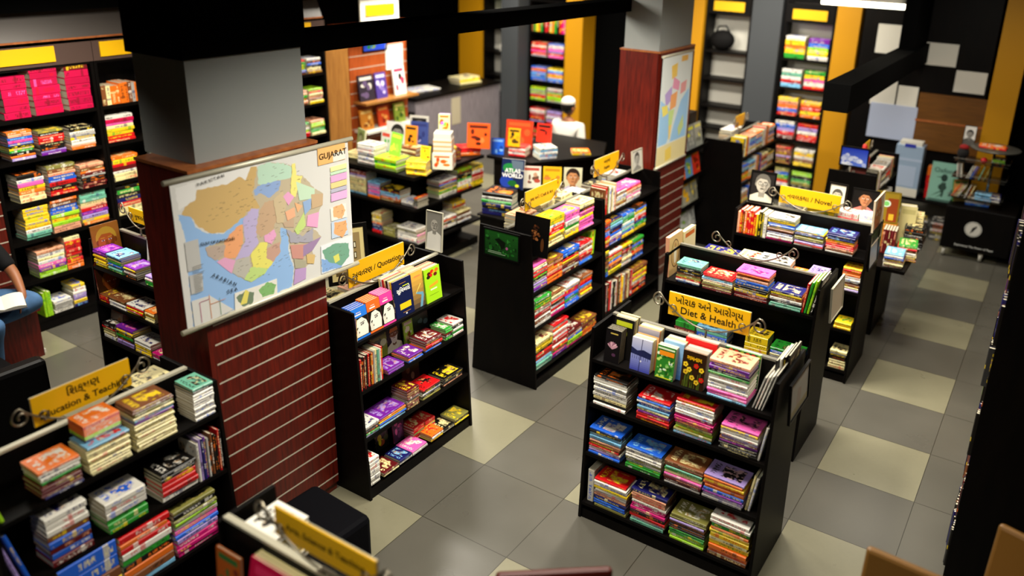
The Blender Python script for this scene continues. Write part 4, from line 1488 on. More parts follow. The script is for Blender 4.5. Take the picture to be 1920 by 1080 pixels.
# ---------------------------------------------------------------- framed pictures and boards
def picture(M, w, h, art, label, cat='picture', name='framed_picture', fw=0.012, depth=0.014, fmat=None, rest=None):
    """stands on its lower edge, looks along -Y"""
    root = thing(name, M, label, cat)
    g = Geo()
    g.box(-w/2, 0, 0, w/2, depth, fw)
    g.box(-w/2, 0, h-fw, w/2, depth, h)
    g.box(-w/2, 0, fw, -w/2+fw, depth, h-fw)
    g.box(w/2-fw, 0, fw, w/2, depth, h-fw)
    g.box(-w/2+fw, depth*0.5, fw, w/2-fw, depth, h-fw)
    g.build('frame', fmat or M_FRAME, root)
    a = Art()
    art(a, w-2*fw, h-2*fw)
    a.build('print', M_PRINT, root, M=T(-w/2+fw, depth*0.5-0.0005, fw) @ UPR)
    return root


def board(M, w, h, t, art, label, cat='book', name='display_book', cover='#d8d2c4', group=None, pages=True):
    """a book or panel stood up with its front along -Y"""
    root = thing(name, M, label, cat, group)
    g = Geo()
    g.box(-w/2, 0, 0, w/2, 0.0025, h)
    g.box(-w/2, t-0.0025, 0, w/2, t, h)
    g.box(-w/2, 0.0025, 0, -w/2+0.0025, t-0.0025, h)
    g.build('cover', MAT('board_cover', cover, 0.4, 0.4), root)
    if pages:
        g = Geo()
        g.face([(w/2-0.003, 0.003, 0.003), (w/2-0.003, t-0.003, 0.003), (w/2-0.003, t-0.003, h-0.003), (w/2-0.003, 0.003, h-0.003)], uv=[(0, 0), (0, 1), (1, 1), (1, 0)])
        g.face([(-w/2+0.003, 0.003, h-0.003), (w/2-0.003, 0.003, h-0.003), (w/2-0.003, t-0.003, h-0.003), (-w/2+0.003, t-0.003, h-0.003)], uv=[(0, 0), (1, 0), (1, 1), (0, 1)])
        g.build('pages', M_PAGES, root)
    a = Art()
    art(a, w, h)
    a.build('cover_print', M_PRINT, root, M=T(-w/2, -0.0004, 0) @ UPR)
    return root


S = STANDS
U3T = S['u3'].UM
picture(U3T @ T(0.13, -0.02, SH+0.013, 4, -8), 0.205, 0.26, P_MONO1, 'black and white portrait of a man in glasses and white shirt', 'portrait')
picture(U3T @ T(0.685, 0.14, SH-0.05+0.065, -2, -6), 0.145, 0.225, P_SKETCH, 'grey sketch portrait in black frame right of the Novel sign', 'portrait')
picture(U3T @ T(0.90, 0.14, SH-0.05+0.065, 2, -6), 0.20, 0.215, P_WOMAN, 'portrait of a smiling woman in pink on black', 'portrait', fw=0.004)
picture(T(-0.115, 1.50, 1.10, 90, -3), 0.34, 0.36, P_BOLD, 'tan board with a bald man portrait fixed to the Novel stand end', 'portrait', fw=0.006, fmat=MAT('pale_wood_frame', '#c8b69a', 0.5))
picture(T(-0.10, 1.45, 0.92, 90, -4), 0.30, 0.27, a_bluegrad, 'dark blue poster on the Novel stand end panel', 'poster', fw=0.008)
picture(T(0.045, -0.93, 0.925, 90, -4), 0.34, 0.225, a_paleframe, 'grey clear-fronted poster frame on the Diet & Health stand end', 'poster frame')
picture(T(-0.095, 0.36, 0.935, 90, -4), 0.31, 0.235, a_beige, 'beige poster frame on the end of the stand behind Diet and Health', 'poster frame', fw=0.006, fmat=M_EDGE)
picture(S['mid'].UM @ T(0, 0, 0) @ T(-0.018, 0.02, 0.99, -90, 0) @ T(0.0, 0, 0), 0.32, 0.215, a_green_insect, 'green nature picture on the middle stand end panel', 'picture', fw=0.01, fmat=M_FRAME)
picture(T(-2.15, -0.20, 1.052, 0, -5), 0.29, 0.29, a_dark_bronze, 'black picture book with bronze shape standing at middle stand end', 'picture', fw=0.004)
picture(S['quot'].UM @ T(0.972, 0.03, 1.06+0.17, -88, -4), 0.135, 0.27, P_MONO2, 'black and white portrait of a bald man at the Quotation stand corner', 'portrait', fw=0.004, fmat=M_EDGE)
picture(T(-2.50, -1.60, 1.229, 62, -6), 0.25, 0.36, a_building, 'framed sepia picture of a stone building beside the big map', 'picture', fw=0.022)
picture(S['cloud'].UM @ T(-0.016, 0.005, 1.27, -90, 0), 0.26, 0.19, a_clouds, 'picture of white clouds in a blue sky on a black panel', 'picture', fw=0.012)

# ---------------------------------------------------------------- books shown face out
gd = 'books on the Diet & Health stand'
UM = S['diet'].UM
zt = 1.031


def nth(fmt):
    return lambda c, i, n: fmt.format(o=('frontmost' if i == 1 else ORD[i]), c=c)


faced(UM, 0.075, 0.092, 0.19, -0.205, zt, 'kkkkk', 0.012, a_lotus, nth('{o} black book with pink lotus, far left of Diet & Health stand'), gd)
faced(UM, 0.085, 0.12, 0.235, -0.135, zt, 'kcckc', 0.014, a_blocks(['#0d0b0a', '#a8b01c', '#c8c0a0'], 3, 2), nth('{o} tall book behind the lotus books, Diet & Health stand'), gd)
faced(UM, 0.235, 0.118, 0.185, -0.205, zt, 'wccw', 0.012, a_lake, nth('{o} book with blue lake cover, Diet & Health stand'), gd)
faced(UM, 0.238, 0.125, 0.225, -0.15, zt, 'ocwck', 0.013, a_sunset, nth('{o} tall book behind the blue lake cover, Diet & Health stand'), gd)
faced(UM, 0.385, 0.105, 0.185, -0.205, zt, 'wcw', 0.012, a_garden, nth('{o} book with green garden cover, Diet & Health stand'), gd)
faced(UM, 0.40, 0.115, 0.20, -0.165, zt, 'awccww', 0.012, a_blue, nth('{o} book behind the green garden cover, Diet & Health stand'), gd)
faced(UM, 0.53, 0.128, 0.2, -0.205, zt, 'usssws', 0.012, a_flowers, nth('{o} brown book with yellow and red flowers, Diet & Health stand'), gd)
faced(UM, 0.50, 0.175, 0.225, -0.115, zt, 'rww', 0.014, a_redbanner, nth('{o} book with red banner behind flower books, Diet & Health stand'), gd)
faced(UM, 0.70, 0.19, 0.205, -0.05, zt, 'gw', 0.012, a_tomato, nth('{o} green book with tomatoes behind peach-topped stack, Diet & Health stand'), gd, lean=4)
gq = 'books on the Quotation stand'
UM = S['quot'].UM
faced(UM, 0.028, 0.115, 0.185, -0.20, 1.031, 'bbbb', 0.018, face_cover('#2a7ae0'), nth('{o} blue-topped book with drawn face, Quotation stand'), gq, lean=10)
faced(UM, 0.146, 0.105, 0.19, -0.20, 1.031, 'ooooo', 0.016, face_cover('#ee6a26'), nth('{o} orange-topped book with drawn face, Quotation stand'), gq, lean=10)
faced(UM, 0.253, 0.105, 0.195, -0.20, 1.031, 'iiiii', 0.016, face_cover('#f0409a'), nth('{o} pink-topped book with drawn face, Quotation stand'), gq, lean=10)
faced(UM, 0.365, 0.158, 0.235, -0.20, 1.031, 'nywkcrwc', 0.014, a_navy, nth('{o} book in the navy-fronted row, Quotation stand'), gq, lean=7)
faced(UM, 0.526, 0.11, 0.235, -0.19, 1.031, 'ocseces', 0.015, a_road, nth('{o} book in the row fronted by a winding road, Quotation stand'), gq, lean=7)
faced(UM, 0.64, 0.145, 0.22, -0.20, 1.031, 'lwrceu', 0.015, a_lime, nth('{o} book in the lime-fronted row, Quotation stand'), gq, lean=7)
faced(UM, 0.30, 0.14, 0.18, -0.045, 0.722, 'f', 0.014, a_blocks(['#8a9a3a', '#4a5a2a', '#c8d8a0', '#2a3a1a'], 5), nth('olive green book at the back of the second Quotation shelf'), gq)
faced(UM, 0.445, 0.12, 0.19, -0.045, 0.722, 'k', 0.014, P_TURBAN, nth('book with bearded man in orange turban, second Quotation shelf'), gq)
faced(UM, 0.575, 0.085, 0.17, -0.065, 0.722, 'l', 0.014, a_blocks(['#a8d040', '#f0e8d0', '#8a4a20', '#d8b090'], 8), nth('small lime book at the back of the second Quotation shelf'), gq)
faced(UM, 0.68, 0.15, 0.2, -0.045, 0.722, 'k', 0.012, a_blocks(['#0d1214', '#4a5a60', '#5a6a70'], 12, 3), nth('black book with grey emblem at back of second Quotation shelf'), gq)
faced(UM, 0.02, 0.1, 0.15, -0.12, 0.412, 'c', 0.012, a_blocks(['#dcd4c0', '#3a6ab8', '#2a4a90', '#b83a2a'], 15), nth('pale book of people drawings, third Quotation shelf'), gq)
faced(UM, 0.57, 0.16, 0.2, -0.045, 0.412, 'd', 0.012, a_blocks(['#3a1414', '#8a5a4a', '#5a2a20'], 18, 3), nth('dark maroon book at the back of the third Quotation shelf'), gq)
faced(UM, 0.03, 0.14, 0.16, -0.06, 0.082, 'w', 0.012, a_blocks(['#d8d4c0', '#e04a2a', '#3a7ad0', '#e8b020', '#3aa04a'], 21, 12), nth('book with coloured diamond shapes, lowest Quotation shelf'), gq)
faced(UM, 0.30, 0.11, 0.2, -0.05, 0.082, 'k', 0.012, a_blocks(['#10140c', '#e8d81a', '#3a4a20', '#a04a2a'], 23), nth('black and yellow book, back of lowest Quotation shelf'), gq)
faced(UM, 0.43, 0.1, 0.2, -0.08, 0.082, 'i', 0.014, a_blocks(['#4a2a4a', '#e070b0', '#7a4a7a'], 27), nth('purple book with pink edges, back of lowest Quotation shelf'), gq)
gl = 'books on the stand left of the map pillar'
UM = S['leftd'].UM
faced(UM @ T(0.040, -0.21, 0, 90), 0, 0.19, 0.265, 0, 1.031, 'u', 0.012, P_GOLD, nth('golden portrait cover on the top shelf left of map pillar'), gl, lean=4)
faced(UM @ T(0.040, -0.225, 0, 90), 0, 0.2, 0.225, 0, 0.771, 'd', 0.012, P_DARKGOLD, nth('dark golden portrait cover on the second shelf left of map pillar'), gl, lean=4)
faced(UM, 0.36, 0.11, 0.2, -0.05, 1.031, 'w', 0.014, a_blocks(['#d8d4cc', '#8a8a90', '#5a5a60'], 31, 5), nth('white book with grey picture, top shelf left of map pillar'), gl)
faced(UM, 0.02, 0.14, 0.22, -0.19, 0.501, 'eeoce', 0.013, a_blocks(['#c8b0a0', '#c84a1a', '#e0a070', '#8a3a1a'], 33, 6), nth('{o} orange-cream leaning book, third shelf left of map pillar'), gl, lean=12)
# cream volumes at the left end of the stand behind Diet and Health
UM = S['u2'].UM
M = UM @ T(0.026, -0.19, 1.031) @ T(0, 0, 0, 90, -3)
add_book(M @ T(0, 0, 0.285) @ FACEOUT @ T(0, 0, -0.03), 0.285, 0.22, 0.03, 'e', 'large cream book with an oval figure, left end of stand behind Diet and Health', 'books on the ' + S['u2'].name,
         art=lambda a, w, h: (a.R(0, 0, w, h, '#d8b478'), a.E(w*0.45, h*0.52, w*0.3, h*0.36, '#6a4a2a', 24), a.E(w*0.45, h*0.52, w*0.27, h*0.33, '#c8a468', 24), a.E(w*0.45, h*0.5, w*0.1, h*0.24, '#efe4c8', 14), a.E(w*0.45, h*0.72, w*0.06, h*0.07, '#b08050', 12)))
M = UM @ T(0.03, 0.05, 1.031, 90, -3)
add_book(M @ T(0, 0, 0.26) @ FACEOUT @ T(0, 0, -0.03), 0.26, 0.2, 0.03, 'c', 'cream and orange book behind the oval figure book', 'books on the ' + S['u2'].name, art=a_blocks(['#e4d6a8', '#c86a2a', '#d8b878'], 4, 3))


# ---------------------------------------------------------------- loose piles: on ledges, tables, boxes
def pile(M, l, w, cols, t, what, group='books lying on ledges and tables', seed=0, twist=3):
    rr = random.Random(seed)
    z = 0.0
    for i, c in enumerate(cols):
        k = t*rr.uniform(0.8, 1.2)
        add_book(M @ T(rr.uniform(-.004, .004), rr.uniform(-.004, .004), z, rr.uniform(-twist, twist)), l*rr.uniform(0.95, 1.0), w*rr.uniform(0.95, 1), k-0.0003, c,
                 '%s book %s in %s' % (PAL[c][0], 'topmost' if i == len(cols)-1 else ('lowest' if i == 0 else ORD[i+1]+' from bottom'), what), group, bias=1.5 if i == len(cols)-1 else 1.0)
        z += k


# books on the rear top shelves, seen over the centre boards
for key, x, w_, cols, t, what in (('u2', 0.16, 0.24, 'kn', 0.085, 'the navy pair behind the oval figure book'), ('u2', 0.42, 0.16, 'ycwc', 0.035, 'the yellow pile behind the scroll bracket'),
                                  ('u2', 0.56, 0.22, 'wkswks', 0.028, 'the grey pile behind the scroll bracket'), ('u2', 0.78, 0.13, 'wowo', 0.03, 'the orange pile right of the scroll bracket'),
                                  ('u2', 0.90, 0.12, 'kwvwv', 0.03, 'the lavender pile at the right end behind the scroll bracket'),
                                  ('u3', 0.27, 0.2, 'wcwwcw', 0.03, 'the white pile behind the left of the Novel sign'), ('u3', 0.50, 0.22, 'kywkyy', 0.031, 'the yellow pile behind the Novel sign'),
                                  ('u3', 0.74, 0.16, 'kwrwrw', 0.03, 'the white pile right of the Novel sign'), ('u3', 0.90, 0.11, 'cwccww', 0.031, 'the cream pile at the right end of the Novel stand')):
    st = S[key]
    pile(st.UM @ T(x, 0.03, 1.031), w_, 0.15, cols, t*1.3 if len(cols) > 2 else t, what, 'books on the rear shelf of the ' + st.name, seed=len(what))
for y0, l, cols, t, what in ((-0.02, 0.24, 'wkwccwce', 0.026, 'the cream pile behind the first middle aisle sign'), (0.25, 0.22, 'cwcwcwcc', 0.027, 'the long cream pile under the first middle aisle sign'),
                             (0.55, 0.2, 'wcwcwccc', 0.026, 'the pale pile right of the first middle aisle sign'), (0.82, 0.16, 'wswswcw', 0.027, 'the white pile between the two middle aisle signs'),
                             (1.12, 0.2, 'dkdcdk', 0.03, 'the dark red pile under the far middle aisle sign'), (1.5, 0.22, 'awcabw', 0.03, 'the pale blue pile behind the far middle aisle sign')):
    pile(T(-2.37, y0+0.02, 1.031, 90), l*0.95, 0.15, cols, t, what, 'books on the rear shelf of the middle aisle', seed=len(what))
for y0, l, cols, t, what in ((-1.85, 0.17, 'cgwewgc', 0.026, 'the pale pile left of the Quotation sign'), (-1.62, 0.2, 'wcwecwe', 0.025, 'the peach pile under the Quotation sign'), (-1.36, 0.2, 'wwcwwww', 0.026, 'the white pile behind the right scroll of Quotation sign')):
    pile(T(-2.45, y0, 1.031, 90), l, 0.15, cols, t, what, 'books on the rear shelf of the Quotation stand', seed=len(what))
pile(T(-2.45, -2.98, 1.051, 90), 0.18, 0.15, 'kngvwc', 0.025, 'the cream pile behind the right scroll of Education sign', 'books on the rear shelf of the Education stand', seed=3)
pile(T(-2.45, -3.42, 1.051, 90), 0.16, 0.15, 'fwc', 0.025, 'the olive pile behind the Education sign', 'books on the rear shelf of the Education stand', seed=4)
# upright books and magazines at the ends
rr = random.Random(8)
for i, (c, lab) in enumerate((('r', 'red upright book at the right end of stand behind Diet and Health'), ('g', 'green upright book leaning at right end behind Diet and Health'), ('l', 'lime leaning book at right end behind Diet and Health'),
                              ('k', 'black leaning book at right end behind Diet and Health'))):
    add_book(S['u2'].UM @ T(0.958+i*0.019, -0.2, 1.031, 0, 0, 6+i) @ UPRIGHT, 0.2+0.015*i, 0.2, 0.014, c, lab, 'books on the ' + S['u2'].name)
for i in range(4):
    add_book(S['diet'].UM @ T(0.93+i*0.016, -0.2, 1.031, 0, 0, 14) @ UPRIGHT, 0.19+0.01*i, 0.2, 0.007, 'swws'[i], '%s thin magazine leaning beside the peach-topped stack' % ORD[i+1], gd)
for i, c in enumerate('kwkk'):
    add_book(T(-0.055+i*0.018, -1.12+0.05*i, 1.10+0.0*i, 90) @ T(0, 0, 0) @ Matrix.Rotation(0, 4, 'X') @ T(0, -0.02*i, 0) @ UPRIGHT if False else S['diet'].UM @ T(1.0+i*0.012, -0.12+0.03*i, 1.031) @ UPRIGHT, 0.25, 0.2, 0.011, c, '%s dark folder standing by the Diet and Health end panel' % ORD[i+1], gd)
for i, (zz, h, c) in enumerate(((0.756, 0.2, 'w'), (0.441, 0.21, 'w'), (0.441, 0.22, 'c'))):
    add_book(S['diet'].UM @ T(1.0-0.016*i, -0.22, zz, 0, 0, 8) @ UPRIGHT, h, 0.16, 0.012, c, '%s slim pale book leaning at a right shelf end of Diet & Health stand' % ORD[i+1], gd)
add_book(S['diet'].UM @ T(0.075, -0.24, 0.111) @ UPRIGHT, 0.21, 0.18, 0.04, 'w', 'thick white upright book at the lower left of Diet & Health stand', gd)
for i, c in enumerate('lyl'):
    add_book(S['mid'].UM @ T(0.93+i*0.024, -0.2, 0.771, 0, 0, 5) @ UPRIGHT, 0.2, 0.17, 0.02, c, '%s lime upright book at the right end of middle stand second shelf' % ORD[i+1], 'books on the ' + S['mid'].name)
for i, (x, z, c, h) in enumerate(((0.055, 1.051, 'l', 0.21), (0.07, 0.746, 'v', 0.25), (0.10, 0.746, 'b', 0.25))):
    add_book(S['edu'].UM @ T(x, -0.2, z, 0, 0, -12) @ UPRIGHT, h, 0.2, 0.016, c, '%s tall upright book at the left end of Education stand' % PAL[c][0], 'books on the ' + S['edu'].name)
# small red and green paperbacks resting on a cream stack of the Education stand
for i in range(9):
    z = 1.051+0.136+i*0.0085
    add_book(S['edu'].UM @ T(0.41, -0.165, z), 0.155, 0.12, 0.0082, 'nllooooro'[i], '%s small paperback in the pile on the cream annuals' % ORD[i+1], 'books on the ' + S['edu'].name, c2='w', bias=1.5)
# nearest stand
fs = S['front']
pile(fs.UM @ T(0.06, 0.03, 1.031), 0.17, 0.16, 'wycwcyw', 0.022, 'the rear white and yellow pile on nearest stand', 'books on the nearest stand', 6)
faced(fs.UM, 0.022, 0.13, 0.2, -0.07, 0.931, 'o', 0.012, a_blocks(['#c8601a', '#3a7a3a', '#e8b030', '#8a2a1a'], 41, 9), nth('orange picture book at left of the nearest stand'), 'books on the nearest stand', lean=4)
faced(fs.UM, 0.22, 0.26, 0.26, -0.118, 0.931, 'jcccc', 0.012, a_blocks(['#c81044', '#e03060', '#a00c38'], 43, 6), nth('{o} crimson book in the row under the nearest sign'), 'books on the nearest stand', lean=14)


# ---------------------------------------------------------------- display table
def prism_obj(name, poly, z0, z1, mat, parent=None, M=None, bevel=0.003):
    g = Geo()
    g.prism(poly, z0, z1)
    return g.build(name, mat, parent, M, bevel)


root = thing('display_table', T(-4.7, 1.45, 0), 'black stepped display table with shelves, behind the Quotation stand', 'table')
R_ = T(4.7, -1.45, 0)
prism_obj('table_top', [(-5.25, 0.88), (-4.2, 0.88), (-4.2, 1.99), (-5.25, 1.99)], 0.965, 1.0, M_BLACK, root, R_)
prism_obj('body', [(-5.22, 1.18), (-4.5, 1.18), (-4.5, 1.98), (-5.22, 1.98)], 0.0, 0.965, M_BLACK, root, R_)
for z in (0.67, 0.30):
    prism_obj('shelf', [(-5.24, 0.9), (-4.22, 0.9), (-4.22, 1.98), (-4.51, 1.98), (-4.51, 1.17), (-5.24, 1.17)], z-0.025, z, M_BLACK, root, R_)
prism_obj('plinth', [(-5.2, 0.95), (-4.27, 0.95), (-4.27, 1.97), (-4.51, 1.97), (-4.51, 1.17), (-5.2, 1.17)], 0.0, 0.08, M_BLACK, root, R_)
prism_obj('side_panel', [(-5.25, 0.89), (-5.225, 0.89), (-5.225, 1.98), (-5.25, 1.98)], 0, 0.965, M_BLACK, root, R_)
root = thing('display_table', T(-3.7, 2.6, 0), 'black display table with angled front and covers facing out, under the orange books', 'table')
R_ = T(3.7, -2.6, 0)
T2 = [(-4.18, 2.0), (-3.63, 2.03), (-3.2, 2.78), (-3.45, 3.3), (-4.18, 3.3)]
prism_obj('table_top', T2, 0.965, 1.0, M_BLACK, root, R_)
prism_obj('body', [(-4.12, 2.05), (-3.66, 2.08), (-3.26, 2.78), (-3.5, 3.24), (-4.12, 3.24)], 0.0, 0.965, M_BLACK, root, R_)
tp = 'things shown on the display tables'
for (x, y, rz, l, w, cols, t, what, sd) in (
        (-4.72, 0.90, 4, 0.27, 0.22, 'llgl', 0.028, 'the lime green pile on the display table', 1), (-4.34, 0.93, 22, 0.2, 0.16, 'yyyyyyy', 0.018, 'the small yellow pile on the display table', 2),
        (-4.99, 0.94, 0, 0.23, 0.18, 'swswswwsww', 0.02, 'the white pile on the display table', 3), (-5.22, 1.02, 6, 0.2, 0.16, 'ccc', 0.02, 'the cream pile at left end of display table', 4),
        (-4.78, 1.32, 0, 0.22, 0.18, 'uccucu', 0.022, 'the tan pile behind the lime green pile', 5), (-4.37, 1.52, 60, 0.2, 0.16, 'dddddd', 0.02, 'the maroon pile on the display table', 6),
        (-4.38, 1.74, 55, 0.27, 0.2, 'oorr', 0.022, 'the orange pile on the display table', 7), (-3.98, 2.12, 14, 0.19, 0.17, 'rwrwr', 0.022, 'the red and white pile on the angled table', 8),
        (-3.62, 2.18, 55, 0.2, 0.2, 'wawaw', 0.024, 'the white and blue pile on the angled table', 9), (-3.45, 2.55, 40, 0.2, 0.15, 'yo', 0.02, 'the yellow pair at right of the angled table', 10)):
    pile(T(x, y, 1.001, rz), l, w, cols, t, what, tp, sd)
board(T(-4.60, 1.04, 1.001+0.112, -12, -14), 0.17, 0.23, 0.012, a_blocks(['#8ad83a', '#e8d84a', '#a8e04a', '#d06a3a'], 51, 5), 'lime green book propped up on the lime green pile', cover='#7ad01e')
board(T(-4.24, 1.09, 1.001+0.128, 12, -8), 0.10, 0.13, 0.02, a_blocks(['#f0dc20', '#c87a1a', '#8a4a14', '#e8a020'], 52, 5), 'small yellow book standing on the yellow pile', cover='#e8d818')
# white tower of boxed books
root = thing('boxed_book_set', T(-4.22, 1.35, 1.0, 30), 'white boxed books with orange pictures stacked as a tower', 'box')
for i, (z0, z1, s) in enumerate(((0, 0.16, 0.1), (0.16, 0.30, 0.09), (0.30, 0.36, 0.085))):
    g = Geo()
    g.box(-s, -s*0.9, z0+0.0005, s, s*0.9, z1)
    b = g.build('box', M_WHITE, root, bevel=0.002)
    if i == 0:
        for mm in (T(-s, -s*0.9-0.0005, z0), T(s+0.0005, -s*0.9, z0, 90)):
            a = Art()
            a_blocks(['#efe9d0', '#e8601a', '#e87a2a', '#c8d040', '#d84a1a'], 5, 8)(a, 2*s*0.95, 0.15)
            a.build('printed_side', M_PRINT, b, M=mm @ UPR)
    elif i == 1:
        for k in range(3):
            g = Geo()
            g.box(-s-0.001, -s*0.9-0.001, z0+0.02+k*0.045, s+0.001, s*0.9+0.001, z0+0.032+k*0.045)
            g.build('orange_band', MAT('orange_band', '#e09a4a', 0.5), b)
board(T(-4.22, 1.36, 1.362, 30, -4), 0.11, 0.17, 0.06, a_blocks(['#e8e4a0', '#e8601a', '#7ac83a', '#a86ad8', '#e8d030'], 54, 10), 'multicoloured book standing on the white boxed tower', cover='#b08ad8')
for (x, y, z, rz, w, h, art, cov, lab) in (
        (-4.20, 1.88, 1.001+0.09, 25, 0.24, 0.26, a_blocks(['#f05a1a', '#5a1a0a', '#3a120a', '#f07a3a'], 55, 6), '#e8501a', 'bright orange book standing on the orange pile'),
        (-4.10, 2.08, 1.001, 20, 0.14, 0.17, a_blocks(['#1a5ad0', '#7ab0e8', '#0a3a90'], 56, 4), '#1a4ab8', 'blue book standing between orange and yellow covers'),
        (-3.91, 2.11, 1.112, 15, 0.13, 0.19, a_blocks(['#f0b010', '#2a2010', '#5a4010', '#e89a10'], 57, 8), '#e8a810', 'yellow book with a black drawing standing on the angled table'),
        (-4.08, 2.45, 1.001, 18, 0.30, 0.30, a_blocks(['#e0401a', '#c8602a', '#f05a2a'], 58, 3), '#d8381a', 'large red book standing behind the yellow cover'),
        (-3.74, 2.42, 1.122, 10, 0.17, 0.2, a_blocks(['#e8301a', '#14100e', '#0c0a0a'], 59, 3), '#d8281a', 'red and black book standing beside the large red book'),
        (-5.13, 1.11, 1.062, -20, 0.16, 0.23, P_OVAL, '#8a9a5a', 'olive book with an oval portrait at left of display table'),
        (-5.03, 1.55, 1.001, 14, 0.26, 0.3, P_COVERBW, '#c8c6c2', 'white book with grey portrait behind the tan pile'),
        (-4.72, 1.42, 1.133, 10, 0.14, 0.2, a_blocks(['#e88a1a', '#181410', '#100c0a'], 61, 3), '#e07a10', 'orange book with a dark window on the tan pile'),
        (-4.86, 1.18, 1.001, -6, 0.14, 0.3, a_blocks(['#c8ccc0', '#c84a3a', '#3aa03a', '#a8b0a0'], 62, 7), '#a8b0a0', 'grey green book standing behind the white pile'),
        (-4.98, 2.2-0.35, 1.001, 22, 0.2, 0.26, a_blocks(['#3a4a8a', '#2a3470', '#a8a8c8'], 63, 4), '#2a3a7a', 'navy book standing at the back of the display table')):
    board(T(x, y, z, rz, -8), w, h, 0.02, art, lab, cover=cov, group=tp)
picture(T(-5.06, 1.93, 1.001, 20, -8), 0.22, 0.30, P_MONO1, 'pale framed black and white portrait standing on the display table', 'portrait', fw=0.025, fmat=M_WHITE)

picture(S['mid2'].UM @ T(0.93, -0.06, 1.071+0.145, 0, -6), 0.2, 0.2, P_SKETCH, 'grey framed drawing on pale books nearest the far wood pillar', 'picture', fw=0.008, fmat=M_EDGE)
# atlas stack on its own low pedestal
root = thing('pedestal', T(-3.24, 1.04, 0), 'low black pedestal carrying the atlas stack', 'pedestal')
g = Geo()
g.box(-0.17, -0.17, 0, 0.16, 0.14, 0.80)
g.build('body', M_BLACK, root, bevel=0.004)
g = Geo()
g.box(-0.18, -0.2, 0.80, 0.17, 0.15, 0.82)
g.build('top', M_BLACK, root, bevel=0.003)
pile(T(-3.38, 0.86, 0.821, 12), 0.30, 0.25, 'nnkngsk', 0.03, 'the atlas pile on the low pedestal', 'books on the pedestal', 11, 2)
b = board(T(-3.18, 1.04, 1.045, 18, -10), 0.21, 0.27, 0.02, a_atlas, 'navy world atlas standing on its pile', cover='#c8c8c8')
lettering(b, [('ATLAS', 0.05, 0, 0.15, 0, 0.0012), ('WORLD', 0.052, 0, 0.105, 0, 0.0012), ('OF THE', 0.014, 0.085, 0.168, 0)], T(0, -0.003, 0) @ UPR, M_WINK)
# three covers facing the camera beside the far middle sign
root = thing('pedestal', T(-2.90, 1.24, 0, 30), 'narrow black pedestal carrying three child care covers', 'pedestal')
g = Geo()
g.box(-0.29, -0.05, 0, 0.25, 0.10, 1.06)
g.build('body', M_BLACK, root, bevel=0.004)
for i, (art, cov, lab) in enumerate(((a_blocks(['#e4dccc', '#b84a3a', '#6a4a3a', '#c89a7a', '#d8b8a0'], 71, 7), '#b85a50', 'white cover with two figures, left of three covers'),
                                     (a_blocks(['#e8b818', '#c88a14', '#a84a1a', '#d87a3a'], 72, 8), '#d8a818', 'yellow cover with a red picture, middle of three covers'),
                                     (P_CHILD, '#c8c4b0', 'cover with a curly haired child, right of three covers'))):
    board(T(-2.90, 1.24, 1.061, 30) @ T(-0.165+i*0.185, -0.03, 0, 0, -8), 0.165, 0.2, 0.015, art, lab, cover=cov, group='covers on the narrow pedestal')

# ---------------------------------------------------------------- left wall bookcases
def shelf_case(name, UM, L, D, zs, H, label, body=M_BLACK, back=M_BLACK, header=None, backz=0.0):
    """open bookcase, front edge on y = 0 looking along -Y"""
    root = thing(name, UM, label, 'bookcase', None)
    for x0 in (0, L-0.025):
        g = Geo()
        g.box(x0, 0, 0, x0+0.025, D, H)
        g.build('side_panel', body, root)
    g = Geo()
    g.box(0.025, D-0.015, 0, L-0.025, D, H)
    g.build('back_panel', back, root)
    for z in zs:
        g = Geo()
        g.box(0.025, 0.004, z-0.028, L-0.025, D-0.015, z)
        g.build('shelf', body, root)
    g = Geo()
    g.box(0.025, 0.004, H-0.02, L-0.025, D-0.015, H)
    g.build('top', body, root)
    g = Geo()
    g.box(0.025, 0.01, 0, L-0.025, 0.03, zs[0]-0.028)
    g.build('plinth', body, root)
    if header:
        g = Geo()
        g.box(0, -0.012, header[0], L, 0.0, header[1])
        g.build('header', M_HEADER, root)
    return root


LZ = (0.11, 0.45, 0.79, 1.10, 1.44, 1.76)
for i, (y0, L, lab) in enumerate(((-1.945, 0.865, 'black wall bookcase with crimson stacks, left of the big map'), (-1.075, 0.87, 'black wall bookcase with orange books, partly behind the map pillar'),
                                  (-0.2, 0.87, 'black wall bookcase hidden behind the near pillar'), (0.675, 0.72, 'black wall bookcase seen right of the near pillar'))):
    shelf_case('wall_bookcase', T(-5.86, y0, 0, 90), L, 0.3, LZ, 2.14, lab, header=(2.14, 2.30))
for y0, W, lab in ((-1.80, 0.42, 'long yellow sign over the crimson stacks'), (-1.02, 0.26, 'short yellow sign at the left edge of the grey column'), (1.08, 0.12, 'narrow yellow sign right of the grey column'), (2.0, 0.45, 'yellow sign high at the end of left wall')):
    M = T(-5.845, y0, 2.17 if y0 < 1.5 else 2.30, 90)
    root = thing('section_sign', M, lab, 'sign', 'yellow section signs')
    g = Geo()
    g.box(0, -0.012, 0, W, 0.0, 0.12)
    g.build('plate', M_YELLOW, root)
    if y0 > 1.5:
        g = Geo()
        g.box(-0.08, 0.0, -0.06, W+0.08, 0.02, 0.22)
        g.build('backing', M_WHITE, root)
g = Geo()
g.box(-6.16, -1.95, 2.32, -5.87, 1.4, 2.335, 1)
g.xprism([(0, 0), (0.02, 0), (0.10, 0.21), (0.08, 0.21)], 0, 3.35, 0)
i0 = len(g.v)-8
for i in range(i0, len(g.v)):
    x, y, z = g.v[i]
    g.v[i] = (-5.88-y, -1.95+x, 2.335+z)
tag(g.build('glass_strip', [MAT('smoky_mirror', '#4e4844', 0.4, 0.5, 0.1), M_REDTOP]), 'smoky mirror strip above the left wall bookcases', 'mirror strip')
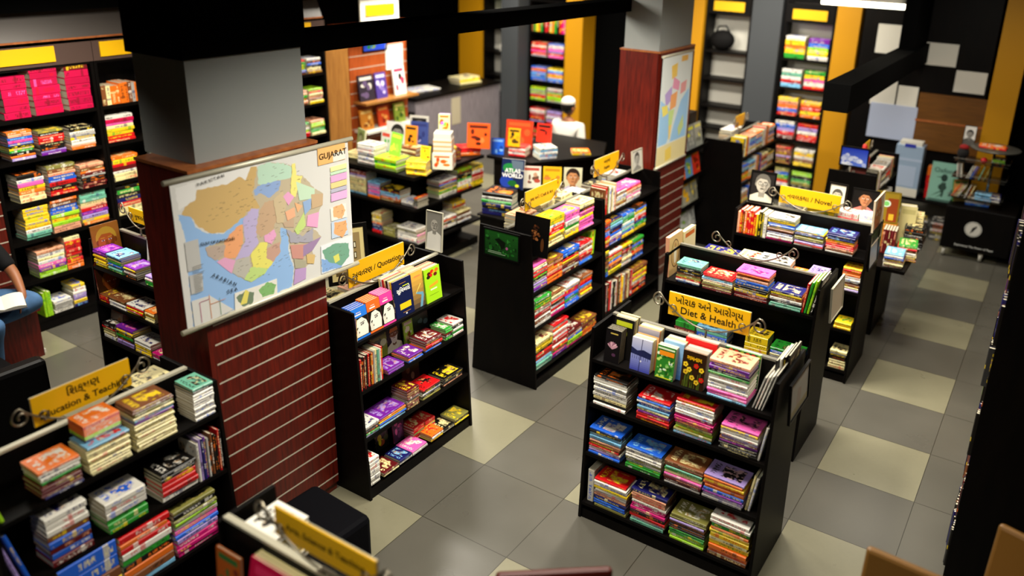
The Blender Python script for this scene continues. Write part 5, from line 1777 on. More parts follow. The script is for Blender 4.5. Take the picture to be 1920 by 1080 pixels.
picture(T(-5.795, -2.28, 1.36, 90, 0), 0.3, 0.42, a_blocks(['#c8c4a0', '#8a8a70', '#a8a480', '#5a5a48'], 81, 5), 'pale poster on the grooved panel at the left edge', 'poster', fw=0.008, fmat=M_WHITE)
# a few books visible in the last left bookcase and the one behind the pillar
rr = random.Random(21)
for z in (0.79, 1.10, 1.44, 1.76):
    for k in range(3):
        cols = ''.join(rr.choice('wcrgoybkuel') for _ in range(6))
        pile(T(-5.87, 0.72+k*0.215, z+0.001, 90), 0.19, 0.18, cols, 0.026, 'stack in the wall bookcase right of near pillar', 'stock', k, 1)
    for k in range(3):
        cols = ''.join(rr.choice('wcrgoybkuel') for _ in range(7))
        pile(T(-5.87, -0.62+k*0.2, z+0.001, 90), 0.19, 0.18, cols, 0.026, 'stack in the wall bookcase behind near pillar', 'stock', k, 1)

# ---------------------------------------------------------------- back wall bookcases
BZ = (0.2, 0.5, 0.83, 1.13, 1.49, 1.85)
M_BACKW = MAT('pale_back_panel', '#d2cfc4', 0.7, 0.3)
cases = {}
for key, x0, x1, H, lab, hd, bk in (('a', -6.90, -6.40, 2.3, 'pale-backed bookcase between the left yellow post and grey post', None, M_BACKW), ('b', -6.06, -5.41, 2.3, 'bookcase of coloured books behind the cash counter', None, M_BLACK),
                                    ('c', -3.29, -2.68, 2.55, 'nearly empty white-backed bookcase with a black bag', (2.36, 2.5), M_BACKW), ('d', -2.26, -1.64, 2.55, 'tall bookcase of colourful stacks between grey and yellow posts', (2.33, 2.5), M_BACKW)):
    shelf_case('wall_bookcase', T(x0, 5.56, 0), x1-x0, 0.28, BZ, H, lab, back=bk)
    if hd:
        root = thing('section_sign', T(x0+0.1, 5.55, hd[0]), 'yellow sign above the ' + ('nearly empty bookcase' if key == 'c' else 'tall bookcase of colourful stacks'), 'sign', 'yellow section signs')
        g = Geo()
        g.box(-0.08, 0, -0.04, x1-x0-0.12, 0.012, 0.19)
        g.build('backing', M_BLACK, root)
        g = Geo()
        g.box(0, -0.01, 0, x1-x0-0.2, 0.0, 0.12)
        g.build('plate', M_YELLOW, root)
rr = random.Random(33)
DCOL = {0: ('gyoyw', 'wylbp'), 1: ('arwtw', 'rwiyg'), 2: ('rboey', 'oyroy'), 3: ('drvbw', 'rrwvr'), 4: ('dkvudr', 'yuwyw'), 5: ('wrgbf', 'kfgkl')}
for i, z in enumerate(reversed(BZ)):
    for k in range(2):
        base = DCOL[i][k]
        cols = ''.join(base[j*len(base)//10] for j in range(10))
        pile(T(-2.22+k*0.29, 5.58, z+0.001), 0.25, 0.2, cols, 0.022 if i else 0.026, 'stack in the tall bookcase', 'stock', i*2+k, 1)
    for k in range(2):
        if i == 0:
            upright(T(-6.03+k*0.31, 5.58, z+0.001), 0, 0.28, 0, 0, 0.26, 'ugyogkrmi'[k*2:k*2+7], 0.2, lambda c, a, n: '%s book in the case behind counter' % c, 'stock', rr)
        else:
            cols = ''.join(rr.choice(['rwib', 'oyab', 'rwsl', 'vdrw', 'rkug'][i-1]) for _ in range(9))
            pile(T(-6.02+k*0.3, 5.58, z+0.001), 0.26, 0.2, cols, 0.022, 'stack in the case behind counter', 'stock', i+k, 1)
pile(T(-6.85, 5.6, 1.851), 0.24, 0.2, 'lll', 0.05, 'lime stack left of the grey post', 'stock', 2)
pile(T(-6.62, 5.6, 1.491), 0.2, 0.2, 'ww', 0.05, 'white stack left of the grey post', 'stock', 2)
root = thing('hand_bag', T(-3.08, 5.66, 1.851), 'black bag slumped on the nearly empty bookcase shelf', 'bag')
g = Geo()
g.ball((0, 0, 0.13), 0.17, 0.1, 0.13)
g.build('body', MAT('black_cloth', '#060505', 0.8, 0.2), root)
g = Geo()
g.tube([(-0.1, 0, 0.22), (-0.06, 0, 0.30), (0.04, 0, 0.31), (0.1, 0, 0.22)], 0.012, 8)
g.build('strap', MAT('black_strap', '#080707', 0.6), root)

# window cabinet at the right of the back wall
root = thing('cabinet', T(-1.3, 5.5, 0), 'dark cabinet with pale square panels at the right of back wall', 'cabinet')
g = Geo()
g.box(0, 0.02, 0.5, 1.42, 0.18, 3.0)
g.build('body', M_BLACK, root)
for (x0, z0, x1, z1) in ((0.17, 2.03, 0.50, 2.36), (0.68, 1.95, 1.06, 2.2), (1.08, 1.68, 1.4, 1.92), (0.2, 1.43, 0.48, 1.72), (0.5, 1.43, 0.72, 1.68)):
    g = Geo()
    g.box(x0, 0.0, z0, x1, 0.02, z1)
    g.build('pale_panel', M_BACKW, root)
g = Geo()
g.box(0.22, -0.012, 1.04, 0.75, 0.02, 1.45)
g.build('blue_panel', MAT('pale_blue_panel', '#a9b3cc', 0.5), root)
g = Geo()
g.box(0.74, -0.01, 0.98, 1.46, 0.02, 1.63)
g.build('wood_panel', M_BROWN, root)
g = Geo()
g.box(0.74, -0.016, 1.30, 1.46, -0.01, 1.325)
g.build('wood_rail', M_REDTOP, root)
g = Geo()
g.box(0.2, -0.3, 0.42, 1.35, 0.02, 0.45)
g.build('shelf', M_BLACK, root)
board(T(-0.115, 5.25, 0.455, 0, -3), 0.29, 0.45, 0.03, lambda a, w, h: (a.R(0, 0, w, h, '#7fae9e'), a.R(0.04*w, 0, 0.96*w, 0.06*h, '#4a6a60'), a.E(w*.5, h*.38, w*.16, h*.09, '#2a4038', 10), a.P([(w*.5, h*.12), (w*.56, h*.12), (w*.62, h*.5), (w*.44, h*.5)], '#2f463e'),
      a.E(w*.52, h*.62, w*.12, h*.1, '#263a34', 12), a.P([(w*.2, h*.62), (w*.5, h*.66), (w*.5, h*.62)], '#263a34'), a.P([(w*.1, h*.1), (w*.5, h*.26), (w*.48, h*.3)], '#3a564c'), a.P([(w*.3, h*.08), (w*.6, h*.2), (w*.56, h*.24)], '#3a564c')),
      'mint green bag panel printed with a statue on the back shelf', 'shopping bag', 'display_bag', '#7fae9e', pages=False)
b = bpy.data.objects['display_bag']
lettering(b, [('Oxford', 0.075, 0, 0.34)], T(0, -0.004, 0) @ UPR, MAT('dark_green_ink', '#2a4a44', 0.5))
root = thing('packed_box', T(-0.52, 5.22, 0.455), 'pale blue clear-wrapped box on the back shelf', 'box')
g = Geo()
g.box(-0.15, 0, 0, 0.15, 0.2, 0.6)
g.build('body', MAT('pale_blue_wrap', '#8fa4bd', 0.25, 0.5), root, bevel=0.006)
g = Geo()
g.box(-0.148, -0.001, 0.42, 0.148, 0.0, 0.45)
g.box(-0.12, -0.001, 0.12, 0.1, 0.0, 0.36)
g.build('label_strip', MAT('blue_label', '#a3b3cc', 0.3), root)
g = Geo()
g.box(-0.15, -0.002, 0.0, 0.15, 0.0, 0.10)
g.box(-0.12, 0.02, 0.6, 0.12, 0.18, 0.64)
g.build('white_end', M_WHITE, root)
g = Geo()
g.box(-0.06, -0.003, 0.58, 0.06, -0.001, 0.62)
g.build('blue_tag', MAT('blue_tag', '#2a34a0', 0.4), root)
for k in range(5):
    pile(T(-0.95+k*0.2, 5.2+0.02*(k % 2), 0.001, 4), 0.16, 0.14, 'hshkshkshksh'[:9+k % 3], 0.025, 'stack of dark disc cases under back shelf', 'stock', k, 1)
pile(T(-0.3, 5.3, 0.455), 0.07, 0.12, 'rrro', 0.09, 'red box stack on back shelf', 'stock', 1)

# ---------------------------------------------------------------- cash counter
root = thing('cash_counter', T(-6.4, 3.4, 0), 'grey cash counter behind the display tables', 'counter')
M_CTR = wood_material('grey_laminate', '#6d666c', '#8e878c', 0.4, (6, 6, 0.6))
g = Geo()
g.box(-0.65, 0, 0, 0, 1.9, 1.07)
g.build('body', M_CTR, root)
g = Geo()
g.box(-0.7, -0.02, 1.07, 0.03, 1.92, 1.10)
g.build('counter_top', M_BLACK, root, bevel=0.003)
g = Geo()
g.box(0.0, 0.75, 0.62, 0.004, 0.95, 1.0)
g.build('notice', MAT('cream_notice', '#b0a68c', 0.6), root)
root = thing('cash_counter', T(-6.4, 2.985, 0), 'short grey counter section left of the cash counter', 'counter')
g = Geo()
g.box(-0.6, 0, 0, 0, 0.36, 0.9)
g.build('body', M_CTR, root)
g = Geo()
g.box(-0.62, -0.01, 0.9, 0.03, 0.375, 0.93)
g.build('counter_top', M_BLACK, root, bevel=0.003)
pile(T(-6.65, 3.6, 1.101, 80), 0.5, 0.3, 'ww', 0.02, 'papers on the cash counter', 'stock', 1)
pile(T(-6.6, 4.6, 1.101, 80), 0.4, 0.25, 'cyc', 0.03, 'files on the cash counter', 'stock', 2)
root = thing('monitor', T(-7.45, 3.7, 0.0), 'black screen standing in the dark corner by the counter', 'screen')
g = Geo()
g.box(-0.25, -0.2, 0, 0.2, 0.2, 1.1)
g.build('stand', M_BLACK, root)
g = Geo()
g.box(-0.02, -0.3, 1.2, 0.02, 0.3, 1.6)
g.tube([(0, 0, 1.1), (0, 0, 1.3)], 0.03)
g.build('screen', M_FRAME, root)
# shelves with covers on the grooved panel
for z, lab in ((1.32, 'upper wooden shelf on grooved far-left panel'), (0.98, 'lower wooden shelf on grooved far-left panel')):
    root = thing('wall_shelf', T(-6.09, 1.98, z, 90), lab, 'shelf')
    g = Geo()
    g.box(0, -0.22, -0.025, 0.9, 0.0, 0)
    g.build('board', M_TAN if z > 1.2 else M_WHITE, root)
for (y, z, w, h, art, cov, lab) in ((2.12, 1.321, 0.24, 0.3, a_blocks(['#2a2430', '#c8c4b8', '#5a4a6a'], 91, 6), '#201c24', 'dark covered book on the upper far-left shelf'), (2.36, 1.321, 0.18, 0.3, a_blocks(['#4a3a8a', '#c8c0e0', '#7a6ab0'], 92, 6), '#3a2a7a', 'purple book on the upper far-left shelf'),
                                    (2.68, 1.321, 0.2, 0.34, a_blocks(['#eceae4', '#d83a5a', '#2a2a2a'], 93, 4), '#e8e4dc', 'white and pink book on the upper far-left shelf'), (2.10, 0.981, 0.2, 0.24, a_blocks(['#c8802a', '#e8c070', '#8a4a14'], 94, 6), '#b87020', 'amber book on the lower far-left shelf'),
                                    (2.38, 0.981, 0.18, 0.24, a_blocks(['#c8401a', '#e89a4a', '#8a1a0a'], 95, 6), '#b83a18', 'rust red book on the lower far-left shelf'), (2.66, 0.981, 0.18, 0.24, a_blocks(['#8aa03a', '#e8d87a', '#3a5a1a'], 96, 6), '#7a9030', 'green book on the lower far-left shelf')):
    board(T(-5.98, y, z, 90, -8), w, h, 0.02, art, lab, cover=cov, group='covers on the far-left shelves')
picture(T(-6.07, 2.36, 1.86, 90, 0), 0.4, 0.22, a_blocks(['#2a4ad0', '#2a8a2a', '#8ab030', '#3a6ae0'], 97, 8), 'blue and green landscape high on the grooved panel', 'picture', fw=0.015)
picture(T(-6.07, 2.68, 1.62, 90, 0), 0.3, 0.3, lambda a, w, h: a.R(0, 0, w, h, '#e6e4de'), 'plain white sheet on the grooved panel', 'notice', name='notice_board', fw=0.004, fmat=M_WHITE)

# ---------------------------------------------------------------- magazine rack
root = thing('magazine_rack', T(-2.27, 2.74, 0, 90), 'black tiered magazine rack behind the far pillar', 'magazine rack')
g = Geo()
g.box(0, 0.14, 0, 0.62, 0.3, 1.5)
g.build('body', M_BLACK, root)
for z in (0.22, 0.53, 0.84, 1.14):
    g = Geo()
    g.box(0.01, -0.01, z, 0.61, 0.14, z+0.02)
    g.box(0.01, -0.015, z, 0.61, -0.01, z+0.05)
    g.build('tier', M_BLACK, root)
mags = {1.14: (['#8a8c88', '#e8d020', '#5a5c58', '#a8aaa4'], ['#7a7c78', '#c8c420', '#4a4c48', '#9a9c94'], ['#909288', '#d8d060', '#6a6c60']), 0.84: (['#d85a1a', '#e8a04a', '#8a2a0a'], ['#5a8ab8', '#8ab03a', '#c8b040', '#3a5a2a'], ['#c8301a', '#e8801a', '#7a1a0a']),
        0.53: (['#8a8878', '#e8a818', '#4a4a40'], ['#a09c88', '#e8b020', '#5a5848'], ['#8e8c7a', '#d8c050', '#6a6858']), 0.22: (['#2a7a2a', '#c86a1a', '#e8e0c0', '#1a4a1a'], ['#c8cac4', '#8ab04a', '#a8aaa4'], ['#b8bab6', '#8a8c88', '#d8dad4'])}
for z, sets in mags.items():
    for k, cs in enumerate(sets):
        board(T(-2.27, 2.74, 0, 90) @ T(0.11+k*0.195, 0.03, z+0.021, 0, -12), 0.18, 0.25, 0.008, a_blocks(cs, int(z*100)+k, 8), '%s magazine on the %s tier of the magazine rack' % (['left', 'middle', 'right'][k], {1.14: 'top', .84: 'second', .53: 'third', .22: 'lowest'}[z]), 'magazine', 'magazine', cs[0], 'magazines on the rack')

# stock on the two far stands
rr = random.Random(44)
for st, pal in ((S['history'], 'wwcrobyake'), (S['cloud'], 'wswkswrc')):
    for ri, z in enumerate(st.rows):
        hd = st.hd(z)
        for k in range(5):
            x0 = 0.03+k*0.21
            if x0+0.2 > st.L:
                break
            if (k+ri) % 3 == 0:
                upright(st.UM, x0, x0+0.19, -(hd-0.01), z+0.001, 0.22, ''.join(rr.choice(pal) for _ in range(9)), 0.14, lambda c, a, n: '%s book on a far stand' % c, 'stock', rr)
            else:
                pile(st.UM @ T(x0, -(hd-0.01), z+0.001), 0.19, 0.14, ''.join(rr.choice(pal) for _ in range(9)), 0.021, 'a far stand stack', 'stock', k+ri, 1)
pile(S['cloud'].UM @ T(0.62, 0.03, 1.031), 0.22, 0.14, 'wswswws', 0.026, 'the top of the cloud picture stand', 'stock', 3)
pile(S['history'].UM @ T(0.3, 0.03, 1.051), 0.3, 0.14, 'wcwuecw', 0.03, 'the top of the bare end stand', 'stock', 3)
root = thing('gift_bag', S['cloud'].UM @ T(0.12, -0.04, 1.031), 'red bag on top of the stand with the cloud picture', 'bag')
g = Geo()
g.ball((0, 0, 0.29), 0.1, 0.07, 0.09)
g.build('body', MAT('red_cloth', '#d0281e', 0.6), root)
g = Geo()
g.tube([(0, 0, 0.36), (0.04, 0, 0.42), (0.09, 0, 0.40), (0.13, 0, 0.30)], 0.018, 8)
g.build('tie', MAT('red_tie', '#e03028', 0.6), root)
g = Geo()
g.box(-0.09, -0.07, 0.0, 0.09, 0.07, 0.24)
g.build('box_base', MAT('bag_base', '#5a1a14', 0.6), root)

# ---------------------------------------------------------------- side tray, trolley and wire rack at right
root = thing('tray_table', T(-0.2, 2.4, 0), 'black tray table full of books, right of the Novel stand', 'table')
g = Geo()
g.box(-0.35, -0.2, 0, 0.05, 0.42, 0.735)
g.build('pedestal', M_BLACK, root, bevel=0.004)
g = Geo()
g.box(-0.40, -0.52, 0.735, 0.275, 0.48, 0.765)
g.build('tray', M_BLACK, root, bevel=0.004)
for (x, y, rz, l, w, cols, t, what) in ((-0.10, 1.90, 6, 0.15, 0.19, 'wcwubwa', 0.017, 'the pale pile at the near corner of tray table'), (-0.04, 2.12, 8, 0.15, 0.2, 'uycwurg', 0.02, 'the multicoloured pile on the tray table'),
                                         (-0.06, 2.48, 4, 0.16, 0.2, 'kkkkkkkkk', 0.021, 'the black pile at the far end of tray table'), (-0.08, 2.62, 4, 0.14, 0.12, 'fwcwcwcwcccc', 0.023, 'the cream pile behind the black pile')):
    pile(T(x, y, 0.766, rz), l, w, cols, t, what, 'books on the tray table', len(what))
for i in range(5):
    add_book(T(-0.17+i*0.022, 2.22, 0.766, 4) @ UPRIGHT, 0.21, 0.16, 0.02, 'd', '%s maroon upright book from left on the tray table' % ORD[i+1], 'books on the tray table')
board(T(-0.22, 2.42, 0.99-0.12+0.1, 12, -8), 0.2, 0.27, 0.03, a_gold, 'golden book with a pale green disc standing on the tray table', cover='#7a6414')
root = thing('book_support', T(-0.22, 2.44, 0.766), 'orange and cream book box under the golden disc book', 'box')
g = Geo()
g.box(-0.1, -0.06, 0, 0.1, 0.06, 0.2)
g.build('body', MAT('amber_box', '#c8862a', 0.5), root)
board(T(-0.06, 2.56, 0.766, 12, -3), 0.13, 0.34, 0.1, a_blocks(['#d8cc90', '#c0b478', '#c8bc84'], 65, 2), 'tall cream volume standing behind the golden disc book', cover='#d0c488')
root = thing('trolley', T(0.34, 4.72, 0), 'black box trolley on white castors with a round white bird emblem', 'trolley')
g = Geo()
g.box(-0.32, 0, 0.1, 0.36, 0.55, 0.58)
g.build('body', M_BLACK, root, bevel=0.01)
for (x, y) in ((-0.27, 0.04), (0.1, 0.04), (-0.27, 0.5), (0.31, 0.5)):
    g = Geo()
    g.tube([(x-0.016, y, 0.048), (x+0.016, y, 0.048)], 0.046, 16)
    c = g.build('castor', MAT('castor_white', '#a8a69c', 0.4), root)
    g = Geo()
    g.box(x-0.022, y-0.02, 0.06, x+0.022, y+0.03, 0.1)
    g.build('fork', M_METAL, c)
a = Art()
a.E(0, 0, 0.085, 0.085, '#d4d2ca', 28)
a.E(0, 0, 0.078, 0.078, '#1a1816', 28)
a.E(0, 0, 0.074, 0.074, '#d4d2ca', 28)
a.P([(-0.02, -0.035), (0.0, -0.03), (0.035, 0.03), (0.028, 0.045), (0.015, 0.03), (-0.005, 0.02), (-0.015, -0.005)], '#14110f')
a.P([(-0.03, -0.05), (-0.02, -0.05), (0.0, -0.02), (-0.008, -0.015)], '#14110f')
a.build('emblem', M_PRINT, root, M=T(-0.02, -0.002, 0.36) @ UPR)
lettering(root, [('Experience The Power of Paper', 0.03, 0.02, 0.15)], T(0, -0.002, 0) @ UPR, M_WINK)
pile(T(0.18, 4.85, 0.581, 10), 0.24, 0.2, 'bww', 0.03, 'the blue and white pile on the trolley', 'stock', 1)
board(T(0.12, 4.95, 0.581, 30, -14), 0.16, 0.24, 0.03, a_blocks(['#c8b46a', '#3a8a3a', '#d8c888'], 67, 3), 'cream and green book leaning on the trolley', cover='#2a7a34')
root = thing('wire_rack', T(0.36, 4.95, 0), 'wire book rack on a central pole above the trolley', 'rack')
g = Geo()
g.tube([(0, 0, 0.58), (0, 0, 1.2)], 0.014, 10)
g.build('pole', M_CHROME, root)
M_WIRE = MAT('dull_wire', '#6a6860', 0.4, 0.4, 0.6)
for z in (0.66, 0.88, 1.06):
    g = Geo()
    g.box(-0.36, -0.14, z-0.006, 0.16, 0.14, z)
    g.build('glass_shelf', MAT('dark_glass', '#1c1c1a', 0.15, 0.5), root)
    g = Geo()
    g.tube([(-0.37, -0.145, z+0.03), (0.17, -0.145, z+0.03), (0.17, 0.145, z+0.03)], 0.004, 6)
    g.build('rail', M_WIRE, root)
g = Geo()
g.lathe([(0.03, 1.2), (0.24, 1.205), (0.25, 1.22), (0.24, 1.225), (0.03, 1.222)], 0.0, 0, 24)
g.build('top_disc', M_WIRE, root)
rr = random.Random(3)
for z, x0, cols, ln in ((0.661, 0.04, 'oecw', 26), (0.661, 0.17, 'wkc', 16), (0.881, 0.06, 'wsw', -8), (0.881, 0.15, 'wwbn', 18), (0.881, 0.27, 't', 14), (0.881, 0.32, 'f', 14)):
    for i, c in enumerate(cols):
        add_book(T(x0+i*0.02, 4.82, z, 0, 0, ln) @ UPRIGHT, 0.15, 0.13, 0.009, c, '%s book on the wire rack' % PAL[c][0], 'stock')
pile(T(0.26, 4.83, 0.661), 0.16, 0.14, 'aaaa', 0.018, 'pale blue pile on the wire rack', 'stock', 2)
pile(T(0.40, 4.84, 0.661), 0.11, 0.14, 'wnwn', 0.018, 'white pile on the wire rack', 'stock', 4)
pile(T(0.2, 4.86, 1.226), 0.26, 0.14, 'ro', 0.012, 'red magazines on the wire rack', 'stock', 2)
pile(T(0.36, 4.86, 1.061), 0.12, 0.12, 'kglk', 0.02, 'toys on the wire rack', 'stock', 5)
root = thing('cloth_bag', T(0.06, 4.93, 1.061), 'black and red cloth bag at the left of the wire rack', 'bag')
g = Geo()
g.ball((0, 0, 0.065), 0.06, 0.06, 0.065)
g.build('body', MAT('black_felt', '#0a0808', 0.9), root)
g = Geo()
g.ball((0.0, 0, 0.13), 0.05, 0.05, 0.03)
g.build('top', MAT('red_felt', '#8a0e0e', 0.9), root)
root = thing('ball', T(0.28, 4.84, 1.061), 'small red ball on the wire rack', 'ball')
g = Geo()
g.ball((0, 0, 0.036), 0.034, 0.034, 0.034)
g.build('sphere', MAT('red_plastic', '#e0202a', 0.3), root)
picture(T(0.08, 5.02, 1.19, 0, -6), 0.12, 0.22, P_COVERBW, 'small grey portrait card on the wire rack', 'portrait', fw=0.004)

# ---------------------------------------------------------------- bookcases along the right edge
RZ = (0.1, 0.42, 0.74, 1.06, 1.38, 1.70)
rr = random.Random(77)
for i, lab in enumerate(('black tall bookcase at the right edge, nearest one', 'black tall bookcase at the right edge, second one', 'black tall bookcase at the right edge, third one', 'black tall bookcase at the right edge, farthest one')):
    y1 = -0.75+1.19*(i+1)
    UM = T(0.85, y1, 0, -90)
    shelf_case('wall_bookcase', UM, 1.18, 0.3, RZ, 2.25, lab)
    for z in RZ:
        x = 0.035
        while x < 1.08:
            n = rr.randint(4, 9)
            wd = n*0.021
            if x+wd > 1.13:
                break
            upright(UM, x, x+wd, rr.uniform(-0.045, 0.0), z+0.001, rr.uniform(0.2, 0.26), ''.join(rr.choice('knkuhdkhnkk' if i == 0 else 'kcrgoybkuelnskk') for _ in range(n)), 0.17, lambda c, a, n: '%s book in a right edge bookcase' % c, 'stock', rr)
            x += wd+0.01


# ---------------------------------------------------------------- black armchairs, wooden chair backs
def armchair(M, label):
    mt = MAT('black_leather', '#030303', 0.5, 0.15)
    root = thing('armchair', M, label, 'chair')
    for nm, b in (('seat', (-0.3, -0.3, 0.12, 0.3, 0.25, 0.42)), ('backrest', (-0.38, 0.2, 0.12, 0.38, 0.38, 0.86)), ('arm', (-0.42, -0.32, 0.12, -0.3, 0.3, 0.6)), ('arm', (0.3, -0.32, 0.12, 0.42, 0.3, 0.6))):
        g = Geo()
        g.box(*b)
        g.build(nm, mt, root, bevel=0.03)
    for (x, y) in ((-0.34, -0.26), (0.34, -0.26), (-0.34, 0.3), (0.34, 0.3)):
        g = Geo()
        g.tube([(x, y, 0), (x, y, 0.13)], 0.02, 8)
        g.build('leg', M_FRAME, root)


root = thing('footstool', T(-1.92, -2.60, 0, -3), 'black cube footstool on the floor between map pillar and nearest stand', 'stool')
g = Geo()
g.box(-0.22, -0.3, 0.03, 0.22, 0.3, 0.40)
g.build('cushion', MAT('black_navy_cloth', '#020206', 0.8, 0.1), root, bevel=0.03)
for (x, y) in ((-0.18, -0.26), (0.18, -0.26), (-0.18, 0.26), (0.18, 0.26)):
    g = Geo()
    g.tube([(x, y, 0), (x, y, 0.04)], 0.02, 8)
    g.build('leg', M_FRAME, root)
armchair(T(-4.66, -2.86, 0, 178), 'black armchair in front of the seated reader')


def wood_chair(M, label, col):
    mt = wood_material('chair_wood', col, col, 0.4)
    root = thing('dining_chair', M, label, 'chair')
    g = Geo()
    g.box(-0.22, -0.22, 0.43, 0.22, 0.2, 0.47)
    g.build('seat', mt, root, bevel=0.01)
    g = Geo()
    g.xprism([(0.18, 0.55), (0.215, 0.55), (0.27, 1.0), (0.235, 1.0)], -0.22, 0.22)
    g.build('backrest', mt, root, bevel=0.015)
    for (x, y, z) in ((-0.19, -0.19, 0.43), (0.19, -0.19, 0.43), (-0.19, 0.17, 0.6), (0.19, 0.17, 0.6)):
        g = Geo()
        g.tube([(x, y, 0), (x, y+(0.03 if z > 0.5 else 0), z)], 0.02, 8)
        g.build('leg', mt, root)


wood_chair(T(0.79, -1.72-0.42, 0, -4), 'tan wooden chair whose back shows at the bottom right edge', '#7a5420')
wood_chair(T(1.16, -1.72, 0, -16), 'tan wooden chair back in the bottom right corner', '#7a5420')
wood_chair(T(-0.21, -2.88, 0, 38), 'dark red wooden chair back at the bottom edge, middle', '#4a1208')


# ---------------------------------------------------------------- people
def skin(name, V, E_, mat, parent=None, sub=2):
    """V: (x, y, z, radius); E_: edges; grown into one smooth surface"""
    me = bpy.data.meshes.new(name)
    me.from_pydata([v[:3] for v in V], E_, [])
    me.materials.append(mat)
    o = bpy.data.objects.new(name, me)
    COL.objects.link(o)
    m = o.modifiers.new('skin', 'SKIN')
    m.use_smooth_shade = True
    for i, v in enumerate(V):
        d = me.skin_vertices[0].data[i]
        d.radius = (v[3], v[3])
        d.use_root = i == 0
    s = o.modifiers.new('sub', 'SUBSURF')
    s.levels = s.render_levels = sub
    dg = bpy.context.evaluated_depsgraph_get()
    done = bpy.data.meshes.new_from_object(o.evaluated_get(dg))
    done.name = name
    for p in done.polygons:
        p.use_smooth = True
    bpy.data.objects.remove(o)
    o = bpy.data.objects.new(name, done)
    COL.objects.link(o)
    if parent:
        o.parent = parent
    return o


def hand_chain(V, E_, wrist, palm_dir, side_dir, curl, fr=0.0085):
    """palm and five bent fingers added to a body graph; wrist is an index"""
    w = Vector(V[wrist][:3])
    d, s, c = Vector(palm_dir).normalized(), Vector(side_dir).normalized(), Vector(curl).normalized()
    p = w + d*0.055
    V.append((*p, 0.026))
    pi = len(V)-1
    E_.append((wrist, pi))
    for k, (off, L) in enumerate(((-0.030, 0.062), (-0.010, 0.072), (0.010, 0.068), (0.029, 0.054))):
        b = p + d*0.035 + s*off
        pts = [b, b + (d*0.9+c*0.25)*L*0.5, b + (d*0.9+c*0.25)*L*0.5 + (d*0.55+c*0.7)*L*0.45]
        last = pi
        for j, q in enumerate(pts):
            V.append((*q, fr*(1.15-0.13*j)))
            E_.append((last, len(V)-1))
            last = len(V)-1
    b = p - s*0.04 - d*0.01
    q = b - s*0.018 + d*0.035 + c*0.012
    V.append((*b, 0.012))
    E_.append((pi, len(V)-1))
    V.append((*q, 0.0095))
    E_.append((len(V)-2, len(V)-1))


def head(parent, M, skinmat, hairmat, cap=None):
    g = Geo()
    g.ball((0, 0, 0.0), 0.075, 0.092, 0.115, 20)
    for i, (x, y, z) in enumerate(g.v):
        if z < -0.03:
            k = 1-0.32*min(1, (-0.03-z)/0.085)
            g.v[i] = (x*k, y*k-0.012*(1-k)*3, z)
    g.ball((0, -0.094, -0.02), 0.014, 0.02, 0.024, 10)
    for s in (-1, 1):
        g.ball((s*0.077, 0.005, -0.01), 0.01, 0.02, 0.03, 10)
    h = g.build('head', skinmat, parent, M=M)
    for s in (-1, 1):
        e = Geo()
        e.ball((s*0.03, -0.082, 0.008), 0.012, 0.008, 0.008, 10)
        e.build('eye', M_WHITE, h)
    m_ = Geo()
    m_.ball((0, -0.078, -0.062), 0.024, 0.008, 0.007, 10)
    m_.build('mouth', MAT('lips', '#5a2820', 0.5), h)
    q = Geo()
    q.ball((0, 0.016, 0.022), 0.084, 0.094, 0.108, 20)
    q.build('hair', hairmat, h)
    if cap:
        c = Geo()
        c.ball((0, 0.012, 0.07), 0.088, 0.1, 0.075, 18)
        c.build('cap', cap, h)


M_SKIN = MAT('skin', '#8a5636', 0.5, 0.35)
M_HAIR = MAT('hair', '#080605', 0.5, 0.3)
M_TEE = MAT('black_cotton', '#08080a', 0.85, 0.2)
M_JEAN = MAT('blue_denim', '#44658c', 0.85, 0.2, noise=0.35, nscale=14)
M_SHIRT = MAT('white_cotton', '#d6d2c8', 0.85, 0.2)

root = thing('person', T(-5.55, -2.40, 0), 'person in black T-shirt and jeans sitting on the bench reading', 'person')
B = T(5.55, 2.40, 0)
V = [(-5.54, -2.40, 0.57, 0.10), (-5.58, -2.40, 0.72, 0.10), (-5.57, -2.40, 0.92, 0.11), (-5.55, -2.40, 1.05, 0.05), (-5.52, -2.40, 1.12, 0.045),
     (-5.52, -2.22, 0.97, 0.052), (-5.36, -2.165, 0.76, 0.04), (-5.21, -2.20, 0.655, 0.026),
     (-5.52, -2.58, 0.97, 0.052), (-5.36, -2.62, 0.76, 0.04), (-5.20, -2.50, 0.655, 0.026),
     (-5.50, -2.30, 0.53, 0.075), (-5.16, -2.13, 0.585, 0.055), (-5.22, -2.33, 0.52, 0.045), (-5.26, -2.50, 0.49, 0.035), (-5.20, -2.58, 0.49, 0.033),
     (-5.50, -2.50, 0.53, 0.075), (-5.06, -2.47, 0.54, 0.055), (-5.20, -2.46, 0.33, 0.045), (-5.26, -2.44, 0.09, 0.035), (-5.15, -2.44, 0.04, 0.033)]
E_ = [(0, 1), (1, 2), (2, 3), (3, 4), (2, 5), (5, 6), (6, 7), (2, 8), (8, 9), (9, 10), (0, 11), (11, 12), (12, 13), (13, 14), (14, 15), (0, 16), (16, 17), (17, 18), (18, 19), (19, 20)]
hand_chain(V, E_, 7, (0.35, -0.22, -0.6), (0.3, -0.9, 0.3), (-0.5, -0.1, -0.8))
hand_chain(V, E_, 10, (0.35, 0.3, -0.5), (0.3, 0.9, 0.2), (-0.5, 0.1, -0.8))
o = skin('body', V, E_, M_SKIN, root)
o.matrix_local = B
